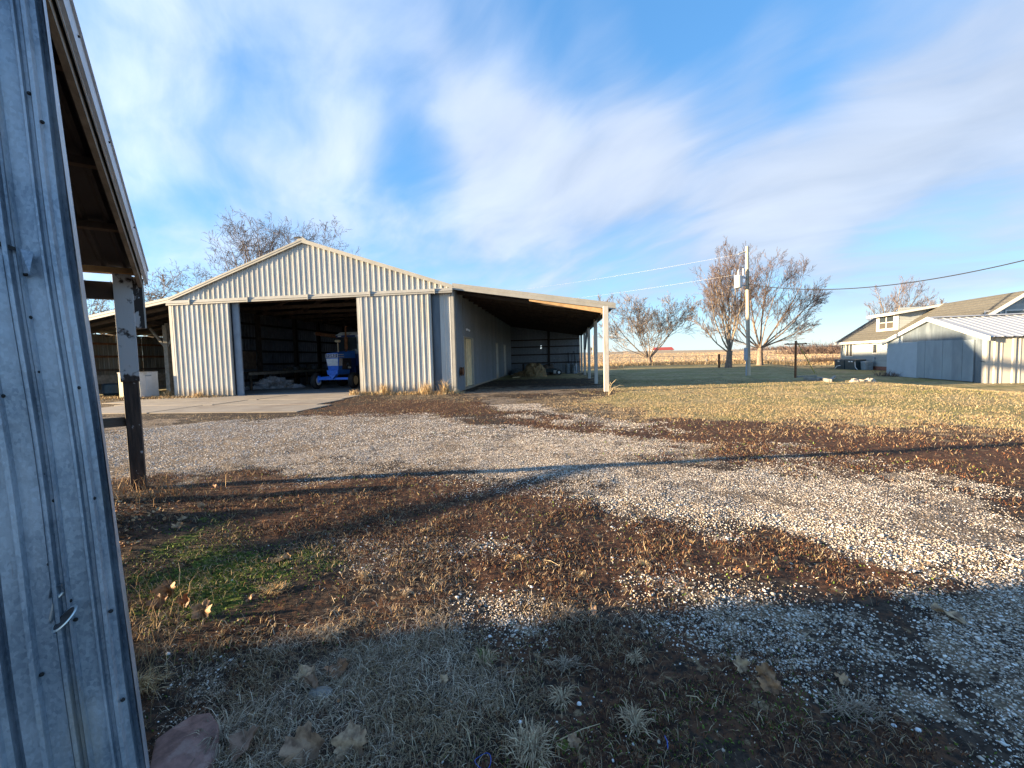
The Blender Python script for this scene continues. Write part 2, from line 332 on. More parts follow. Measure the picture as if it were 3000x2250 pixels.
# ------------------------------------------------------------------ builders
COL = S.collection
def off_of(o):
    v = Vector((0, 0, 0))
    while o is not None:
        v += Vector(o.location); o = o.parent
    return v
def tag(o, label=None, cat=None, group=None, kind=None):
    if label: o['label'] = label
    if cat: o['category'] = cat
    if group: o['group'] = group
    if kind: o['kind'] = kind
    return o
def empty(name, loc, label, cat, group=None, rz=0.0):
    o = bpy.data.objects.new(name, None); COL.objects.link(o); o.location = loc; o.rotation_euler = (0, 0, rz)
    o.empty_display_size = .3
    return tag(o, label, cat, group)
class MB:
    """collects shapes; build() links them as ONE mesh object"""
    def __init__(s): s.v = []; s.f = []
    def add(s, vs, fs):
        n = len(s.v); s.v += [tuple(map(float, q)) for q in vs]; s.f += [tuple(n+i for i in f) for f in fs]; return s
    def box(s, a, b_):
        x0, x1 = sorted((a[0], b_[0])); y0, y1 = sorted((a[1], b_[1])); z0, z1 = sorted((a[2], b_[2]))
        return s.add([(x0,y0,z0),(x1,y0,z0),(x1,y1,z0),(x0,y1,z0),(x0,y0,z1),(x1,y0,z1),(x1,y1,z1),(x0,y1,z1)],
                     [(0,3,2,1),(4,5,6,7),(0,1,5,4),(1,2,6,5),(2,3,7,6),(3,0,4,7)])
    def hexa(s, q):  # 8 corners, bottom ring then top ring
        return s.add(q, [(0,3,2,1),(4,5,6,7),(0,1,5,4),(1,2,6,5),(2,3,7,6),(3,0,4,7)])
    def beam(s, p, q, w_, h_, up=(0, 0, 1)):
        p = Vector(p); q = Vector(q); d = (q-p).normalized(); u = Vector(up)
        if abs(d.dot(u)) > .98: u = Vector((0, 1, 0))
        sd = d.cross(u).normalized(); u2 = sd.cross(d)
        a, c = sd*w_/2, u2*h_/2
        return s.hexa([p-a-c, p+a-c, q+a-c, q-a-c, p-a+c, p+a+c, q+a+c, q-a+c])
    def tube(s, pts, rad, n=8, cap=True):
        pts = [Vector(p) for p in pts]; N = len(s.v)
        if not hasattr(rad, '__len__'): rad = [rad]*len(pts)
        ref = None
        for i, p in enumerate(pts):
            d = (pts[min(i+1, len(pts)-1)]-pts[max(i-1, 0)]).normalized()
            if ref is None or abs(ref.dot(d)) > .95: ref = Vector((0, 0, 1)) if abs(d.z) < .9 else Vector((1, 0, 0))
            a = d.cross(ref).normalized(); c = d.cross(a)
            for j in range(n):
                t_ = 2*math.pi*j/n; s.v.append(tuple(p+(a*math.cos(t_)+c*math.sin(t_))*rad[i]))
        for i in range(len(pts)-1):
            for j in range(n):
                s.f.append((N+i*n+j, N+i*n+(j+1) % n, N+(i+1)*n+(j+1) % n, N+(i+1)*n+j))
        if cap:
            s.f.append(tuple(N+j for j in range(n))); s.f.append(tuple(N+(len(pts)-1)*n+j for j in reversed(range(n))))
        return s
    def lathe(s, c, axis, prof, n=20):  # prof: (distance along axis, radius)
        c = Vector(c); ax = Vector(axis).normalized()
        return s.tube([c+ax*p[0] for p in prof], [max(p[1], .0005) for p in prof], n) if False else s._lathe(c, ax, prof, n)
    def _lathe(s, c, ax, prof, n):
        ref = Vector((0, 0, 1)) if abs(ax.z) < .9 else Vector((1, 0, 0)); a = ax.cross(ref).normalized(); b_ = ax.cross(a); N = len(s.v)
        for (h_, r_) in prof:
            for j in range(n):
                t_ = 2*math.pi*j/n; s.v.append(tuple(c+ax*h_+(a*math.cos(t_)+b_*math.sin(t_))*r_))
        for i in range(len(prof)-1):
            for j in range(n): s.f.append((N+i*n+j, N+i*n+(j+1) % n, N+(i+1)*n+(j+1) % n, N+(i+1)*n+j))
        s.f.append(tuple(N+j for j in range(n))); s.f.append(tuple(N+(len(prof)-1)*n+j for j in reversed(range(n))))
        return s
    def mesh(s, name, mat_, off=(0, 0, 0), smooth=False):
        me = bpy.data.meshes.new(name); o = Vector(off)
        me.from_pydata([tuple(Vector(q)-o) for q in s.v] if o.length else s.v, [], s.f)
        me.materials.append(MATS[mat_])
        if smooth: me.polygons.foreach_set('use_smooth', [True]*len(me.polygons))
        return me
    def build(s, name, mat_, parent=None, world=True, smooth=False, bevel=0, loc=None, label=None):
        off = off_of(parent) if (world and parent is not None) else (0, 0, 0)
        if parent is None and loc is not None: off = loc
        me = s.mesh(name, mat_, off, smooth)
        o = bpy.data.objects.new(name, me); COL.objects.link(o)
        if parent is not None: o.parent = parent
        elif loc is not None: o.location = loc
        if bevel:
            md = o.modifiers.new('bevel', 'BEVEL'); md.width = bevel; md.segments = 2; md.limit_method = 'ANGLE'
        if label: o['label'] = label
        return o
def inst(src, parent, loc, name=None):
    o = src.copy(); COL.objects.link(o); o.parent = parent; o.location = loc; return o
def copy_tree(o, parent=None):
    c = o.copy(); COL.objects.link(c); c.parent = parent
    for ch in list(o.children): copy_tree(ch, c)
    return c

def corr(mb, P0, U, N, L, zb, top, prof, per, u0=0.0, lip=0.0):
    """vertical ribbed sheet: starts at P0, runs along U for L, ribs stand along N; top is a height or function of u"""
    P0 = Vector(P0); U = Vector(U).normalized(); N = Vector(N).normalized()
    us = {0.0: None, L: None}; i = math.floor(u0/per)-1
    def hgt(u):
        x = (u+u0) % per
        for (a, ha), (b_, hb) in zip(prof, prof[1:]):
            if a <= x <= b_: return ha+(hb-ha)*(x-a)/max(b_-a, 1e-6)
        return prof[-1][1]
    while i*per-u0 < L:
        for a, _ in prof:
            u = i*per+a-u0
            if 0 < u < L: us[round(u, 5)] = None
        i += 1
    n = len(mb.v); uu = sorted(us)
    for u in uu:
        p = P0+U*u+N*hgt(u); tz = top(u) if callable(top) else top
        mb.v.append((p.x, p.y, zb)); mb.v.append((p.x, p.y, tz))
    for j in range(len(uu)-1): mb.f.append((n+2*j, n+2*j+2, n+2*j+3, n+2*j+1))
    return mb
PROF = [(0, 0), (.085, 0), (.092, .006), (.106, .006), (.113, 0), (.175, 0), (.190, .030), (.226, .030), (.241, 0), (.26, 0)]
PER = .26
def slopesheet(mb, p00, p10, p01, p11, nrib, h=.02, w_=.06):
    """roof sheet as ribs running p0->p1 (down the slope), spread along p00->p01"""
    A, B, C_, D_ = map(Vector, (p00, p10, p01, p11)); nrm = (B-A).cross(C_-A).normalized()
    if nrm.z < 0: nrm = -nrm
    for i in range(nrib):
        t0, t1 = i/nrib, (i+1)/nrib; f = w_
        for (ta, ha, tb, hb) in ((t0, 0, t0+(t1-t0)*(1-f*3), 0), (t0+(t1-t0)*(1-f*3), 0, t0+(t1-t0)*(1-f*2), h), (t0+(t1-t0)*(1-f*2), h, t0+(t1-t0)*(1-f), h), (t0+(t1-t0)*(1-f), h, t1, 0)):
            a = A.lerp(C_, ta)+nrm*ha; b_ = B.lerp(D_, ta)+nrm*ha; c = A.lerp(C_, tb)+nrm*hb; d = B.lerp(D_, tb)+nrm*hb
            mb.add([a, b_, d, c], [(0, 1, 2, 3)])
    return mb

# ------------------------------------------------------------------ numpy noise and ground cover
def vnoise(x, y, seed=0):
    xi = np.floor(x).astype(np.int64); yi = np.floor(y).astype(np.int64); fx = x-xi; fy = y-yi
    fx = fx*fx*(3-2*fx); fy = fy*fy*(3-2*fy)
    def h(a, b_):
        n = (a*374761393+b_*668265263+seed*974711) & 0xffffffff
        n = ((n ^ (n >> 13))*1274126177) & 0xffffffff
        return ((n ^ (n >> 16)) & 0xffff)/65535.0
    return (h(xi, yi)*(1-fx)+h(xi+1, yi)*fx)*(1-fy)+(h(xi, yi+1)*(1-fx)+h(xi+1, yi+1)*fx)*fy
def fbm(x, y, s=1.0, oct=4, seed=0):
    a = 0; t = 0; w_ = 1
    for i in range(oct):
        a = a+w_*vnoise(x*s, y*s, seed+i*17); t += w_; s *= 2.03; w_ *= .55
    return a/t
def terr(x, y):
    x = np.asarray(x, float); y = np.asarray(y, float)
    t = np.clip((y-72)/230, 0, 1); t = t*t*(3-2*t)
    z = t*(3.9-.006*(x-60))
    r = np.hypot(x, y)
    z = z+np.clip((r-60)/100, 0, 1)*(fbm(x, y, .02, 3, 5)-.5)*.5*np.clip((y-60)/30, 0, 1)
    dr_ = np.clip((x-13.5-np.maximum(0, y-28)*.38)/5, 0, 1); z = z-.375*dr_*dr_*(3-2*dr_)*np.clip((75-y)/12, 0, 1)
    near = (fbm(x, y, 1.1, 4, 3)-.5)*.05*np.clip(1.2-r/40, 0, 1)+(fbm(x, y, 9, 3, 9)-.5)*.02*np.clip(1.2-r/10, 0, 1)
    return z+near
def P(*pp): return np.array([gp(a, b_)[:2] for a, b_ in pp])
POLY = {  # outlines of the ground covers, measured as points on the ground
 'gravel': [(P((950,1270),(1700,1262),(2300,1330),(2500,1400),(1900,1480),(1300,1420),(900,1400)), .50), (P((250,1225),(700,1238),(1000,1215),(1250,1225),(1400,1245),(1700,1262),(1900,1290),(1900,1330),(1500,1345),(1250,1350),(1000,1362),(700,1395),(250,1420)), .95),
            (P((1360,1165),(1460,1160),(1560,1185),(1700,1212),(1900,1238),(1850,1255),(1600,1225),(1480,1195),(1380,1180)), .95),
            (P((1345,1160),(1400,1135),(1700,1128),(1780,1136),(1700,1150),(1560,1158)), .8),
            (P((1350,1300),(1800,1345),(2100,1375),(2500,1395),(2760,1440),(3050,1470),(3300,1700),(2900,1640),(2600,1640),(2350,1610),(2100,1560),(1900,1520),(1500,1380)), .90),
            (P((2600,1640),(3300,1620),(3400,2300),(2900,2250),(2700,1950),(2450,1800)), .80),
            (P((1850,1690),(2250,1740),(2550,1880),(2750,2100),(2400,2020),(1950,1840)), .66),
            (P((1430,1750),(1600,1745),(1640,1850),(1460,1840)), .70),
            (P((350,2050),(480,1990),(500,2060),(400,2130),(340,2200)), .62),
            (P((1000,1590),(1120,1600),(1150,1660),(1020,1640)), .45), (P((1250,1590),(1700,1610),(1750,1640),(1280,1650)), .36)],
 'lawn': [(P((1790,1150),(1850,1215),(2400,1235),(3300,1270),(3300,1080),(2600,1072),(2400,1066),(1800,1066),(1560,1064),(1500,1072),(1780,1100)), .95),
          (P((1700,1170),(2000,1215),(2500,1235),(2300,1215),(1850,1160)), .9)],
 'straw': [(P((200,1165),(520,1166),(700,1172),(560,1200),(420,1215),(200,1240)), .75), (P((1400,1170),(1760,1155),(2000,1190),(2300,1225),(1950,1235),(1600,1205)), .72),
           (P((1060,1155),(1340,1150),(1400,1175),(1100,1180)), .6), (P((700,2150),(640,1900),(950,1820),(1250,1830),(1480,1950),(1400,2130),(1100,2250),(800,2300)), .12),
           (P((330,1280),(330,1200),(900,1208),(1000,1220),(600,1240)), .45), (P((2100,1225),(2900,1235),(3300,1290),(3000,1310),(2300,1262)), .5)],
 'weed': [(P((860,1215),(1090,1170),(1360,1170),(1500,1200),(1400,1235),(1150,1225)), .82), (P((1500,1225),(2100,1222),(3300,1270),(3400,1480),(2800,1425),(2300,1370),(1800,1330),(1600,1270)), .88),
          (P((300,1400),(900,1390),(1400,1400),(1900,1520),(2500,1640),(2900,1680),(2500,1760),(1800,1760),(1100,1720),(900,1560),(300,1440)), .85),
          (P((1350,1850),(2000,1780),(3100,2300),(900,2400),(1450,2100)), .66), (P((1100,1250),(1500,1270),(1700,1330),(1300,1320)), .4)],
 'thatch': [(P((560,2250),(600,1900),(950,1810),(1250,1820),(1500,1930),(1450,2130),(1150,2300),(700,2350)), .95), (P((900,1600),(1250,1560),(1400,1750),(1000,1760)), .4), (P((330,1850),(560,1880),(560,2060),(380,2060)), .6), (P((1600,1760),(1900,1800),(1800,1900),(1600,1850)), .5)],
 'moss': [(P((330,1730),(480,1640),(640,1560),(720,1500),(800,1560),(900,1640),(700,1720),(560,1830),(340,1860)), .60), (P((330,2010),(420,1920),(560,1900),(520,1990),(380,2050)), .4),
          (P((1300,2200),(1600,2150),(2300,2180),(2400,2300),(1300,2350)), .35), (P((2050,2180),(2350,2060),(2700,2250),(2300,2300)), .32)],
}
def inpoly(x, y, poly, soft):
    """soft inside value by signed distance"""
    n = len(poly); ins = np.zeros(x.shape, bool); d2 = np.full(x.shape, 1e18)
    for i in range(n):
        ax, ay = poly[i]; bx, by = poly[(i+1) % n]
        c = ((ay > y) != (by > y))
        with np.errstate(divide='ignore', invalid='ignore'):
            xi = (bx-ax)*(y-ay)/((by-ay) if by != ay else 1e-9)+ax
        ins ^= c & (x < xi)
        ex, ey = bx-ax, by-ay; t = np.clip(((x-ax)*ex+(y-ay)*ey)/(ex*ex+ey*ey+1e-12), 0, 1)
        d2 = np.minimum(d2, (x-ax-t*ex)**2+(y-ay-t*ey)**2)
    s = np.sqrt(d2)*np.where(ins, 1, -1)/soft
    s = np.clip(s*.5+.5, 0, 1)
    return s*s*(3-2*s)
def cover(x, y):
    r = np.hypot(x, y)
    wx = x+(fbm(x, y, 1.1, 5, 21)-.5)*.42*np.minimum(r, 9); wy = y+(fbm(x, y, 1.1, 5, 33)-.5)*.30*np.minimum(r, 9)
    soft = .075*r+.10
    out = {}
    st_ = (fbm(x, y*1.9, .8, 6, 61)-.5)*1.15+(fbm(x*1.2, y*2.2, 4.5, 4, 62)-.5)*.6
    for kx, lst in POLY.items():
        a = np.zeros(x.shape)
        for poly, wt in lst: a = np.maximum(a, inpoly(wx, wy, poly, soft)*wt)
        out[kx] = a
    g = out['gravel']; out['gravel'] = np.clip(np.where(g > .02, g+st_*(.45+.55*(1-g)), g), 0, 1)*.96
    wd_ = out['weed']; out['weed'] = np.clip(np.where(wd_ > .05, wd_+st_[::1]*-.35, wd_), 0, 1)
    rest = np.clip((r-24)/10, 0, 1)
    ln_ = out['lawn']; out['straw'] = np.maximum(out['straw'], np.where(ln_ > .3, .55, 0)); out['lawn'] = np.clip(np.where(ln_ > .05, ln_+st_*.75, ln_), 0, 1)
    ms_ = out['moss']; out['moss'] = np.clip(np.where(ms_ > .05, ms_-.08+st_*.9, ms_), 0, 1)
    out['field'] = np.clip((y-66-.02*x)/3, 0, 1)*1.0
    known = np.maximum.reduce([out['gravel'], out['lawn'], out['straw'], out['weed'], out['moss']])
    out['lawn'] = np.maximum(out['lawn'], np.where((known < .2) & (r > 14), .85*rest, 0))
    out['weed'] = np.maximum(out['weed'], np.where((known < .2) & (r <= 24), .5, 0))
    out['field'] = np.maximum(out['field'], np.clip((r-110)/20, 0, 1))
    return out

def npmesh(name, V, F, mat_, col=None, smooth=False, obj=True):
    me = bpy.data.meshes.new(name); nv = len(V); F = np.asarray(F, np.int32); kf = F.shape[1]
    me.vertices.add(nv); me.vertices.foreach_set('co', np.asarray(V, np.float32).ravel())
    me.loops.add(F.size); me.loops.foreach_set('vertex_index', F.ravel())
    me.polygons.add(len(F)); me.polygons.foreach_set('loop_start', np.arange(0, F.size, kf, dtype=np.int32))
    me.polygons.foreach_set('use_smooth', np.full(len(F), smooth))
    me.update(calc_edges=True); me.materials.append(MATS[mat_])
    if col is not None:
        for nm, c in (col.items() if isinstance(col, dict) else (('col', col),)):
            a = me.attributes.new(nm, 'FLOAT_COLOR', 'POINT'); c4 = np.ones((nv, 4), np.float32); c4[:, :3] = c
            a.data.foreach_set('color', c4.ravel())
    if not obj: return me
    o = bpy.data.objects.new(name, me); COL.objects.link(o); return o

# ground sheet: polar grid round the viewpoint, split by what covers it
a_f = np.linspace(math.radians(90+6.65-58), math.radians(90+6.65+58), 560)
a_b = np.linspace(a_f[-1], a_f[0]+2*math.pi, 90)[1:-1]
ang = np.concatenate([a_f, a_b]); rad = np.concatenate([[.02, .25], np.geomspace(.5, 60, 330), np.geomspace(62, 3000, 90)])
AA, RR = np.meshgrid(ang, rad); GX = RR*np.cos(AA); GY = RR*np.sin(AA)
gx, gy = GX.ravel(), GY.ravel(); cv = cover(gx, gy)
GV = np.stack([gx, gy, terr(gx, gy)], 1); na = len(ang); nr = len(rad)
c1 = np.stack([cv['gravel'], cv['lawn'], cv['straw']], 1); c2 = np.stack([cv['weed'], cv['moss'], cv['field']], 1)
ii, jj = np.meshgrid(np.arange(nr-1), np.arange(na), indexing='ij'); j2 = (jj+1) % na
GF = np.stack([ii*na+jj, (ii+1)*na+jj, (ii+1)*na+j2, ii*na+j2], -1).reshape(-1, 4)
cls = np.zeros(len(gx), int)  # 0 yard
cls[cv['gravel'] > .55] = 1; cls[(cv['lawn'] > .5) & (cv['gravel'] < .5)] = 2; cls[cv['field'] > .5] = 3
fc = cls[GF[:, 0]]
for ci, nm in enumerate(('ground', 'gravel_drive', 'lawn', 'field')):
    sel = GF[fc == ci]; used, inv = np.unique(sel, return_inverse=True)
    o = npmesh(nm, GV[used], inv.reshape(-1, 4), 'ground', {'cover': c1[used], 'cover2': c2[used]}, smooth=True)
    o['kind'] = 'structure'


# ================================================================== BARN
YF = 18.9; XL, XR = -18.75, -4.75; XRG = -11.78; ZE = 4.72; ZR = 7.12; YB = 40.4
def zroof(x):   # underside of the roof covering along the whole front
    if XL <= x <= XR: return ZR-(ZR-ZE)*abs(x-XRG)/(7.0)
    if x > XR: return ZE-.162*(x-XR)
    return ZE-.162*(XL-x)
def slab(name, loc, x0, x1, y0, y1, zt, mat_, thick=.12):
    return MB().box((x0, y0, zt-thick), (x1, y1, zt)).build(name, mat_, None)
fl = slab('barn_floor', None, XL+.05, XR-.05, YF-.1, YB, .035, 'floor_concrete'); fl['kind'] = 'structure'
barn = empty('barn', (XRG, YF, 0), 'large pale metal machine barn with open sliding doors and low lean-to roofs on both sides', 'barn')
# sheets of the gable, three ribs to a sheet
SW = PER*3
def panels(name, P0, U, N, L, zb, top, mat_, parent, seed=1, wpan=SW, tilt=.0):
    rr = random.Random(seed); u = 0.0; out = []
    P0 = Vector(P0); U = Vector(U).normalized(); N = Vector(N).normalized()
    while u < L-1e-4:
        l = min(wpan, L-u); mb = MB(); tp = (lambda q, u=u: top(u+q)) if callable(top) else top+rr.uniform(-.004, .004)
        jog = N*rr.uniform(0, .005)
        corr(mb, P0+U*u+jog, U, N, l, zb+rr.uniform(-.006, .006), tp, PROF, PER, 0.0)
        out.append(mb.build(name, mat_, parent)); u += wpan
    return out
panels('gable_sheet', (XL, YF, 0), (1, 0, 0), (0, -1, 0), XR-XL, 4.56, lambda u: zroof(XL+u)-.02, 'barn_white', barn, 3)
# sliding doors on their track
dl = MB().box((XL+.02, YF-.20, .06), (XL+.08, YF-.12, 4.46)).build('sliding_door', 'barn_trim', barn)
MB().box((-15.62, YF-.20, .06), (-15.56, YF-.12, 4.46)).build('edge_trim', 'barn_trim', dl)
panels('door_sheet', (XL+.06, YF-.20, 0), (1, 0, 0), (0, -1, 0), 3.12, .05, 4.46, 'barn_white', dl, 5)
for z in (.1, 1.5, 2.9, 4.3):
    MB().box((XL+.08, YF-.17, z), (-15.62, YF-.11, z+.12)).build('door_rail', 'old_wood', dl)
dr = MB().box((-9.22, YF-.20, .05), (-9.17, YF-.12, 4.46)).build('sliding_door', 'barn_trim', barn)
MB().box((-5.78, YF-.20, .05), (-5.74, YF-.12, 4.46)).build('edge_trim', 'barn_trim', dr)
panels('door_sheet', (-9.18, YF-.20, 0), (1, 0, 0), (0, -1, 0), 3.42, .04, 4.46, 'barn_white', dr, 8)
for z in (.1, 1.5, 2.9, 4.3):
    MB().box((-9.17, YF-.17, z), (-5.78, YF-.11, z+.12)).build('door_rail', 'old_wood', dr)
# fixed wall beside the doors
MB().box((-15.56, YF-.02, 0), (-15.22, YF+.05, 4.56)).build('door_jamb', 'barn_jamb', barn)
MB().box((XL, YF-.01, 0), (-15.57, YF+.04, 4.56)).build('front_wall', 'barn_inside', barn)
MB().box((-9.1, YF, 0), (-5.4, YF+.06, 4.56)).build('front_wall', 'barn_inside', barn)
panels('wall_sheet', (-5.38, YF-.03, 0), (1, 0, 0), (0, -1, 0), .56, .02, 4.5, 'barn_white', barn, 9)
MB().box((-5.74, YF-.02, .02), (-5.39, YF-.005, 4.5)).build('flat_sheet', 'garage_galv', barn)
MB().box((-4.86, YF-.075, 0), (-4.72, YF+.04, 4.56)).box((-4.735, YF-.075, 0), (-4.715, YF+.12, 4.56)).build('corner_trim', 'barn_trim', barn)
# door track
mb = MB()
mb.hexa([(XL-.05, YF-.27, 4.44), (XR+.02, YF-.27, 4.47), (XR+.02, YF-.22, 4.47), (XL-.05, YF-.22, 4.44), (XL-.05, YF-.27, 4.50), (XR+.02, YF-.27, 4.53), (XR+.02, YF-.22, 4.53), (XL-.05, YF-.22, 4.50)])
mb.hexa([(XL-.05, YF-.27, 4.52), (XR+.02, YF-.27, 4.55), (XR+.02, YF-.04, 4.55), (XL-.05, YF-.04, 4.52), (XL-.05, YF-.22, 4.66), (XR+.02, YF-.22, 4.68), (XR+.02, YF-.04, 4.70), (XL-.05, YF-.04, 4.68)])
tr = mb.build('door_track', 'barn_trim', barn)
for i in range(5): MB().box((XL+1.2+i*3.0, YF-.305, 4.44), (XL+1.24+i*3.0, YF-.215, 4.68)).build('track_bracket', 'barn_trim', tr)
# rake trim
def rake(x0, x1, z0, z1, name='rake_trim', h=.165):
    y0, y1 = YF-.13, YF-.06
    q = [(x0, y0, z0), (x1, y0, z1), (x1, y0+.02, z1), (x0, y0+.02, z0), (x0, y0, z0+h), (x1, y0, z1+h), (x1, y0+.02, z1+h), (x0, y0+.02, z0+h)]
    a = MB().hexa(q)
    a.hexa([(x0, y0-.012, z0+h*.55), (x1, y0-.012, z1+h*.55), (x1, y0, z1+h*.55), (x0, y0, z0+h*.55), (x0, y0-.012, z0+h+.01), (x1, y0-.012, z1+h+.01), (x1, y0, z1+h+.01), (x0, y0, z0+h+.01)])
    a.hexa([(x0, y0+.02, z0), (x1, y0+.02, z1), (x1, y1, z1), (x0, y1, z0), (x0, y0+.02, z0+.02), (x1, y0+.02, z1+.02), (x1, y1, z1+.02), (x0, y1, z0+.02)])
    return a.build(name, 'barn_trim', barn)
rake(XL, XRG, ZE-.06, ZR-.06); rake(XRG, XR, ZR-.06, ZE-.06)
rake(XR+.004, 2.35, ZE-.10, zroof(2.35)-.10, h=.27); rake(-26.35, XL-.004, zroof(-26.35)-.10, ZE-.10, h=.22)
# roof coverings
def roofpart(name, x0, x1, z0, z1, mat_='barn_roof'):
    mb = MB(); n = 84
    slopesheet(mb, (x0, YF-.12, z0+.17), (x1, YF-.12, z1+.17), (x0, YB+.2, z0+.17), (x1, YB+.2, z1+.17), n)
    o = mb.build(name, mat_, barn)
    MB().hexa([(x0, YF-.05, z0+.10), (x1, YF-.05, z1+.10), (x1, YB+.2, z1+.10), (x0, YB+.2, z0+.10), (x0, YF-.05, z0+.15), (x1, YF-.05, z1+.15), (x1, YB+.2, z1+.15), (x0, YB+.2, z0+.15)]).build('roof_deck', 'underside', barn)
roofpart('roof', XRG, XR, ZR-.06, ZE-.06); roofpart('roof', XRG, XL, ZR-.06, ZE-.06)
roofpart('lean_to_roof', XR, 2.35, ZE-.06, zroof(2.35)-.06); roofpart('lean_to_roof', XL, -26.35, ZE-.06, zroof(-26.35)-.06)
MB().hexa([(XRG-.25, YF-.14, ZR+.05), (XRG+.25, YF-.14, ZR+.05), (XRG+.25, YB, ZR+.05), (XRG-.25, YB, ZR+.05), (XRG-.03, YF-.14, ZR+.21), (XRG+.03, YF-.14, ZR+.21), (XRG+.03, YB, ZR+.21), (XRG-.03, YB, ZR+.21)]).build('ridge_cap', 'barn_trim', barn)
MB().box((XRG-.34, YF-.16, ZR+.135), (XRG-.06, YF-.1, ZR+.20)).build('ridge_plug', 'black', barn)
# right hand wall with its door openings
D1 = (20.62, 22.75, .12, 2.58); D2 = (31.0, 31.95, .1, 2.6); D3 = (35.3, 36.4, .12, 2.6)
N_ = (1, 0, 0); y = YF
for (a, b_, zb, zt) in (D1, D2, D3):
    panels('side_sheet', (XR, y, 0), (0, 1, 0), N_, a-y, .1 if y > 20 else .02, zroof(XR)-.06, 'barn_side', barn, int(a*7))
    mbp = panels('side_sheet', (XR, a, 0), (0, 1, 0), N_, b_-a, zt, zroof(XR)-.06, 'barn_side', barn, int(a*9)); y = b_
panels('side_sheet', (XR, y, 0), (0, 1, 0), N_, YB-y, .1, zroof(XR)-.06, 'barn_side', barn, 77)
MB().box((XR-.04, YF, -.1), (XR+.01, YB, .115)).build('footing', 'concrete', barn)
def doorframe(d, mat_='barn_trim', t=.06):
    a, b_, zb, zt = d
    return MB().box((XR-.14, a-t, zb), (XR+.045, a, zt+t)).box((XR-.14, b_, zb), (XR+.045, b_+t, zt+t)).box((XR-.14, a+.0005, zt+.001), (XR+.044, b_-.0005, zt+t-.001)).build('door_frame', mat_, barn)
f1 = doorframe(D1)
for d in (D2, D3):
    f = doorframe(d)
    dd = MB().box((XR-.03, d[0]+.01, d[2]), (XR+.012, d[1]-.01, d[3]-.01))
    for k_ in range(4): dd.box((XR+.012, d[0]+.12, d[2]+.15+k_*.6), (XR+.02, d[1]-.12, d[2]+.6+k_*.6))
    dd = dd.build('door', 'barn_white', barn)
    MB().tube([(XR+.02, d[0]+.1, 1.15), (XR+.07, d[0]+.1, 1.15)], .03, 8).build('door_knob', 'galv', dd)
# inside the open side door: planks facing the yard, sunlight put into their bright colours
for i, (y0, y1, xx, mt_) in enumerate(((20.63, 21.38, -4.83, 'pale_wood'), (21.39, 21.62, -4.95, 'new_wood'), (21.63, 22.2, -4.84, 'sun_tinted_wood'), (22.21, 22.74, -4.82, 'sun_tinted_wood'))):
    MB().box((xx-.03, y0, .12), (xx, y1, 2.57)).build('plank', mt_, barn)
# back wall of barn and right lean-to (with a torn hole), sheets
ha, hb = -1.98, -1.80
def backwall(x0, x1, mat_, seed, tp=None):
    panels('back_sheet', (x0, YB, 0), (1, 0, 0), (0, -1, 0), x1-x0, .02, (lambda u: zroof(x0+u)-.03), mat_, barn, seed)
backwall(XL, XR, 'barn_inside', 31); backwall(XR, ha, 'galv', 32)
mbh = MB().box((ha, YB, .02), (hb, YB+.004, 2.33)).box((ha, YB, 2.62), (hb, YB+.004, zroof(ha)-.03)).box((ha, YB, 2.33), (ha+.05, YB+.004, 2.62)).box((hb-.04, YB, 2.33), (hb, YB+.004, 2.40)).box((ha+.05, YB, 2.44), (ha+.09, YB+.004, 2.50)).build('torn_sheet', 'galv', barn)
backwall(hb, 1.75, 'galv', 33)
for z in (.95, 1.72, 2.45, 3.1):
    MB().box((XR+.05, YB-.10, z), (1.75, YB-.03, z+.12)).build('girt', 'dark_wood', barn)
MB().box((-1.25, YB-.2, 0), (-1.03, YB-.02, 4)).build('wall_post', 'dark_wood', barn)
# porch posts
def post(x, y, zt, w_=.2, mt_='white_post', zb=-.15): return MB().box((x-w_/2, y-w_/2, zb), (x+w_/2, y+w_/2, zt)).build('post', mt_, barn, bevel=.012)
for i, yy in enumerate((18.32, 23.7, 29.4, 34.9, 40.3)):
    post(1.88, yy, zroof(1.88)-.08, .21 if i == 0 else .18)
    MB().beam((1.88, yy, zroof(1.88)-.16), (1.88, min(yy+5.5, YB), zroof(1.88)-.16), .07, .2).build('edge_beam', 'old_wood', barn)
MB().beam((1.62, 29.4, 2.0), (1.88, 31.2, 3.35), .12, .12).build('brace', 'grey_wood', barn)
MB().beam((1.90, 23.8, 2.5), (1.88, 24.9, 3.35), .06, .12).build('brace', 'grey_wood', barn)
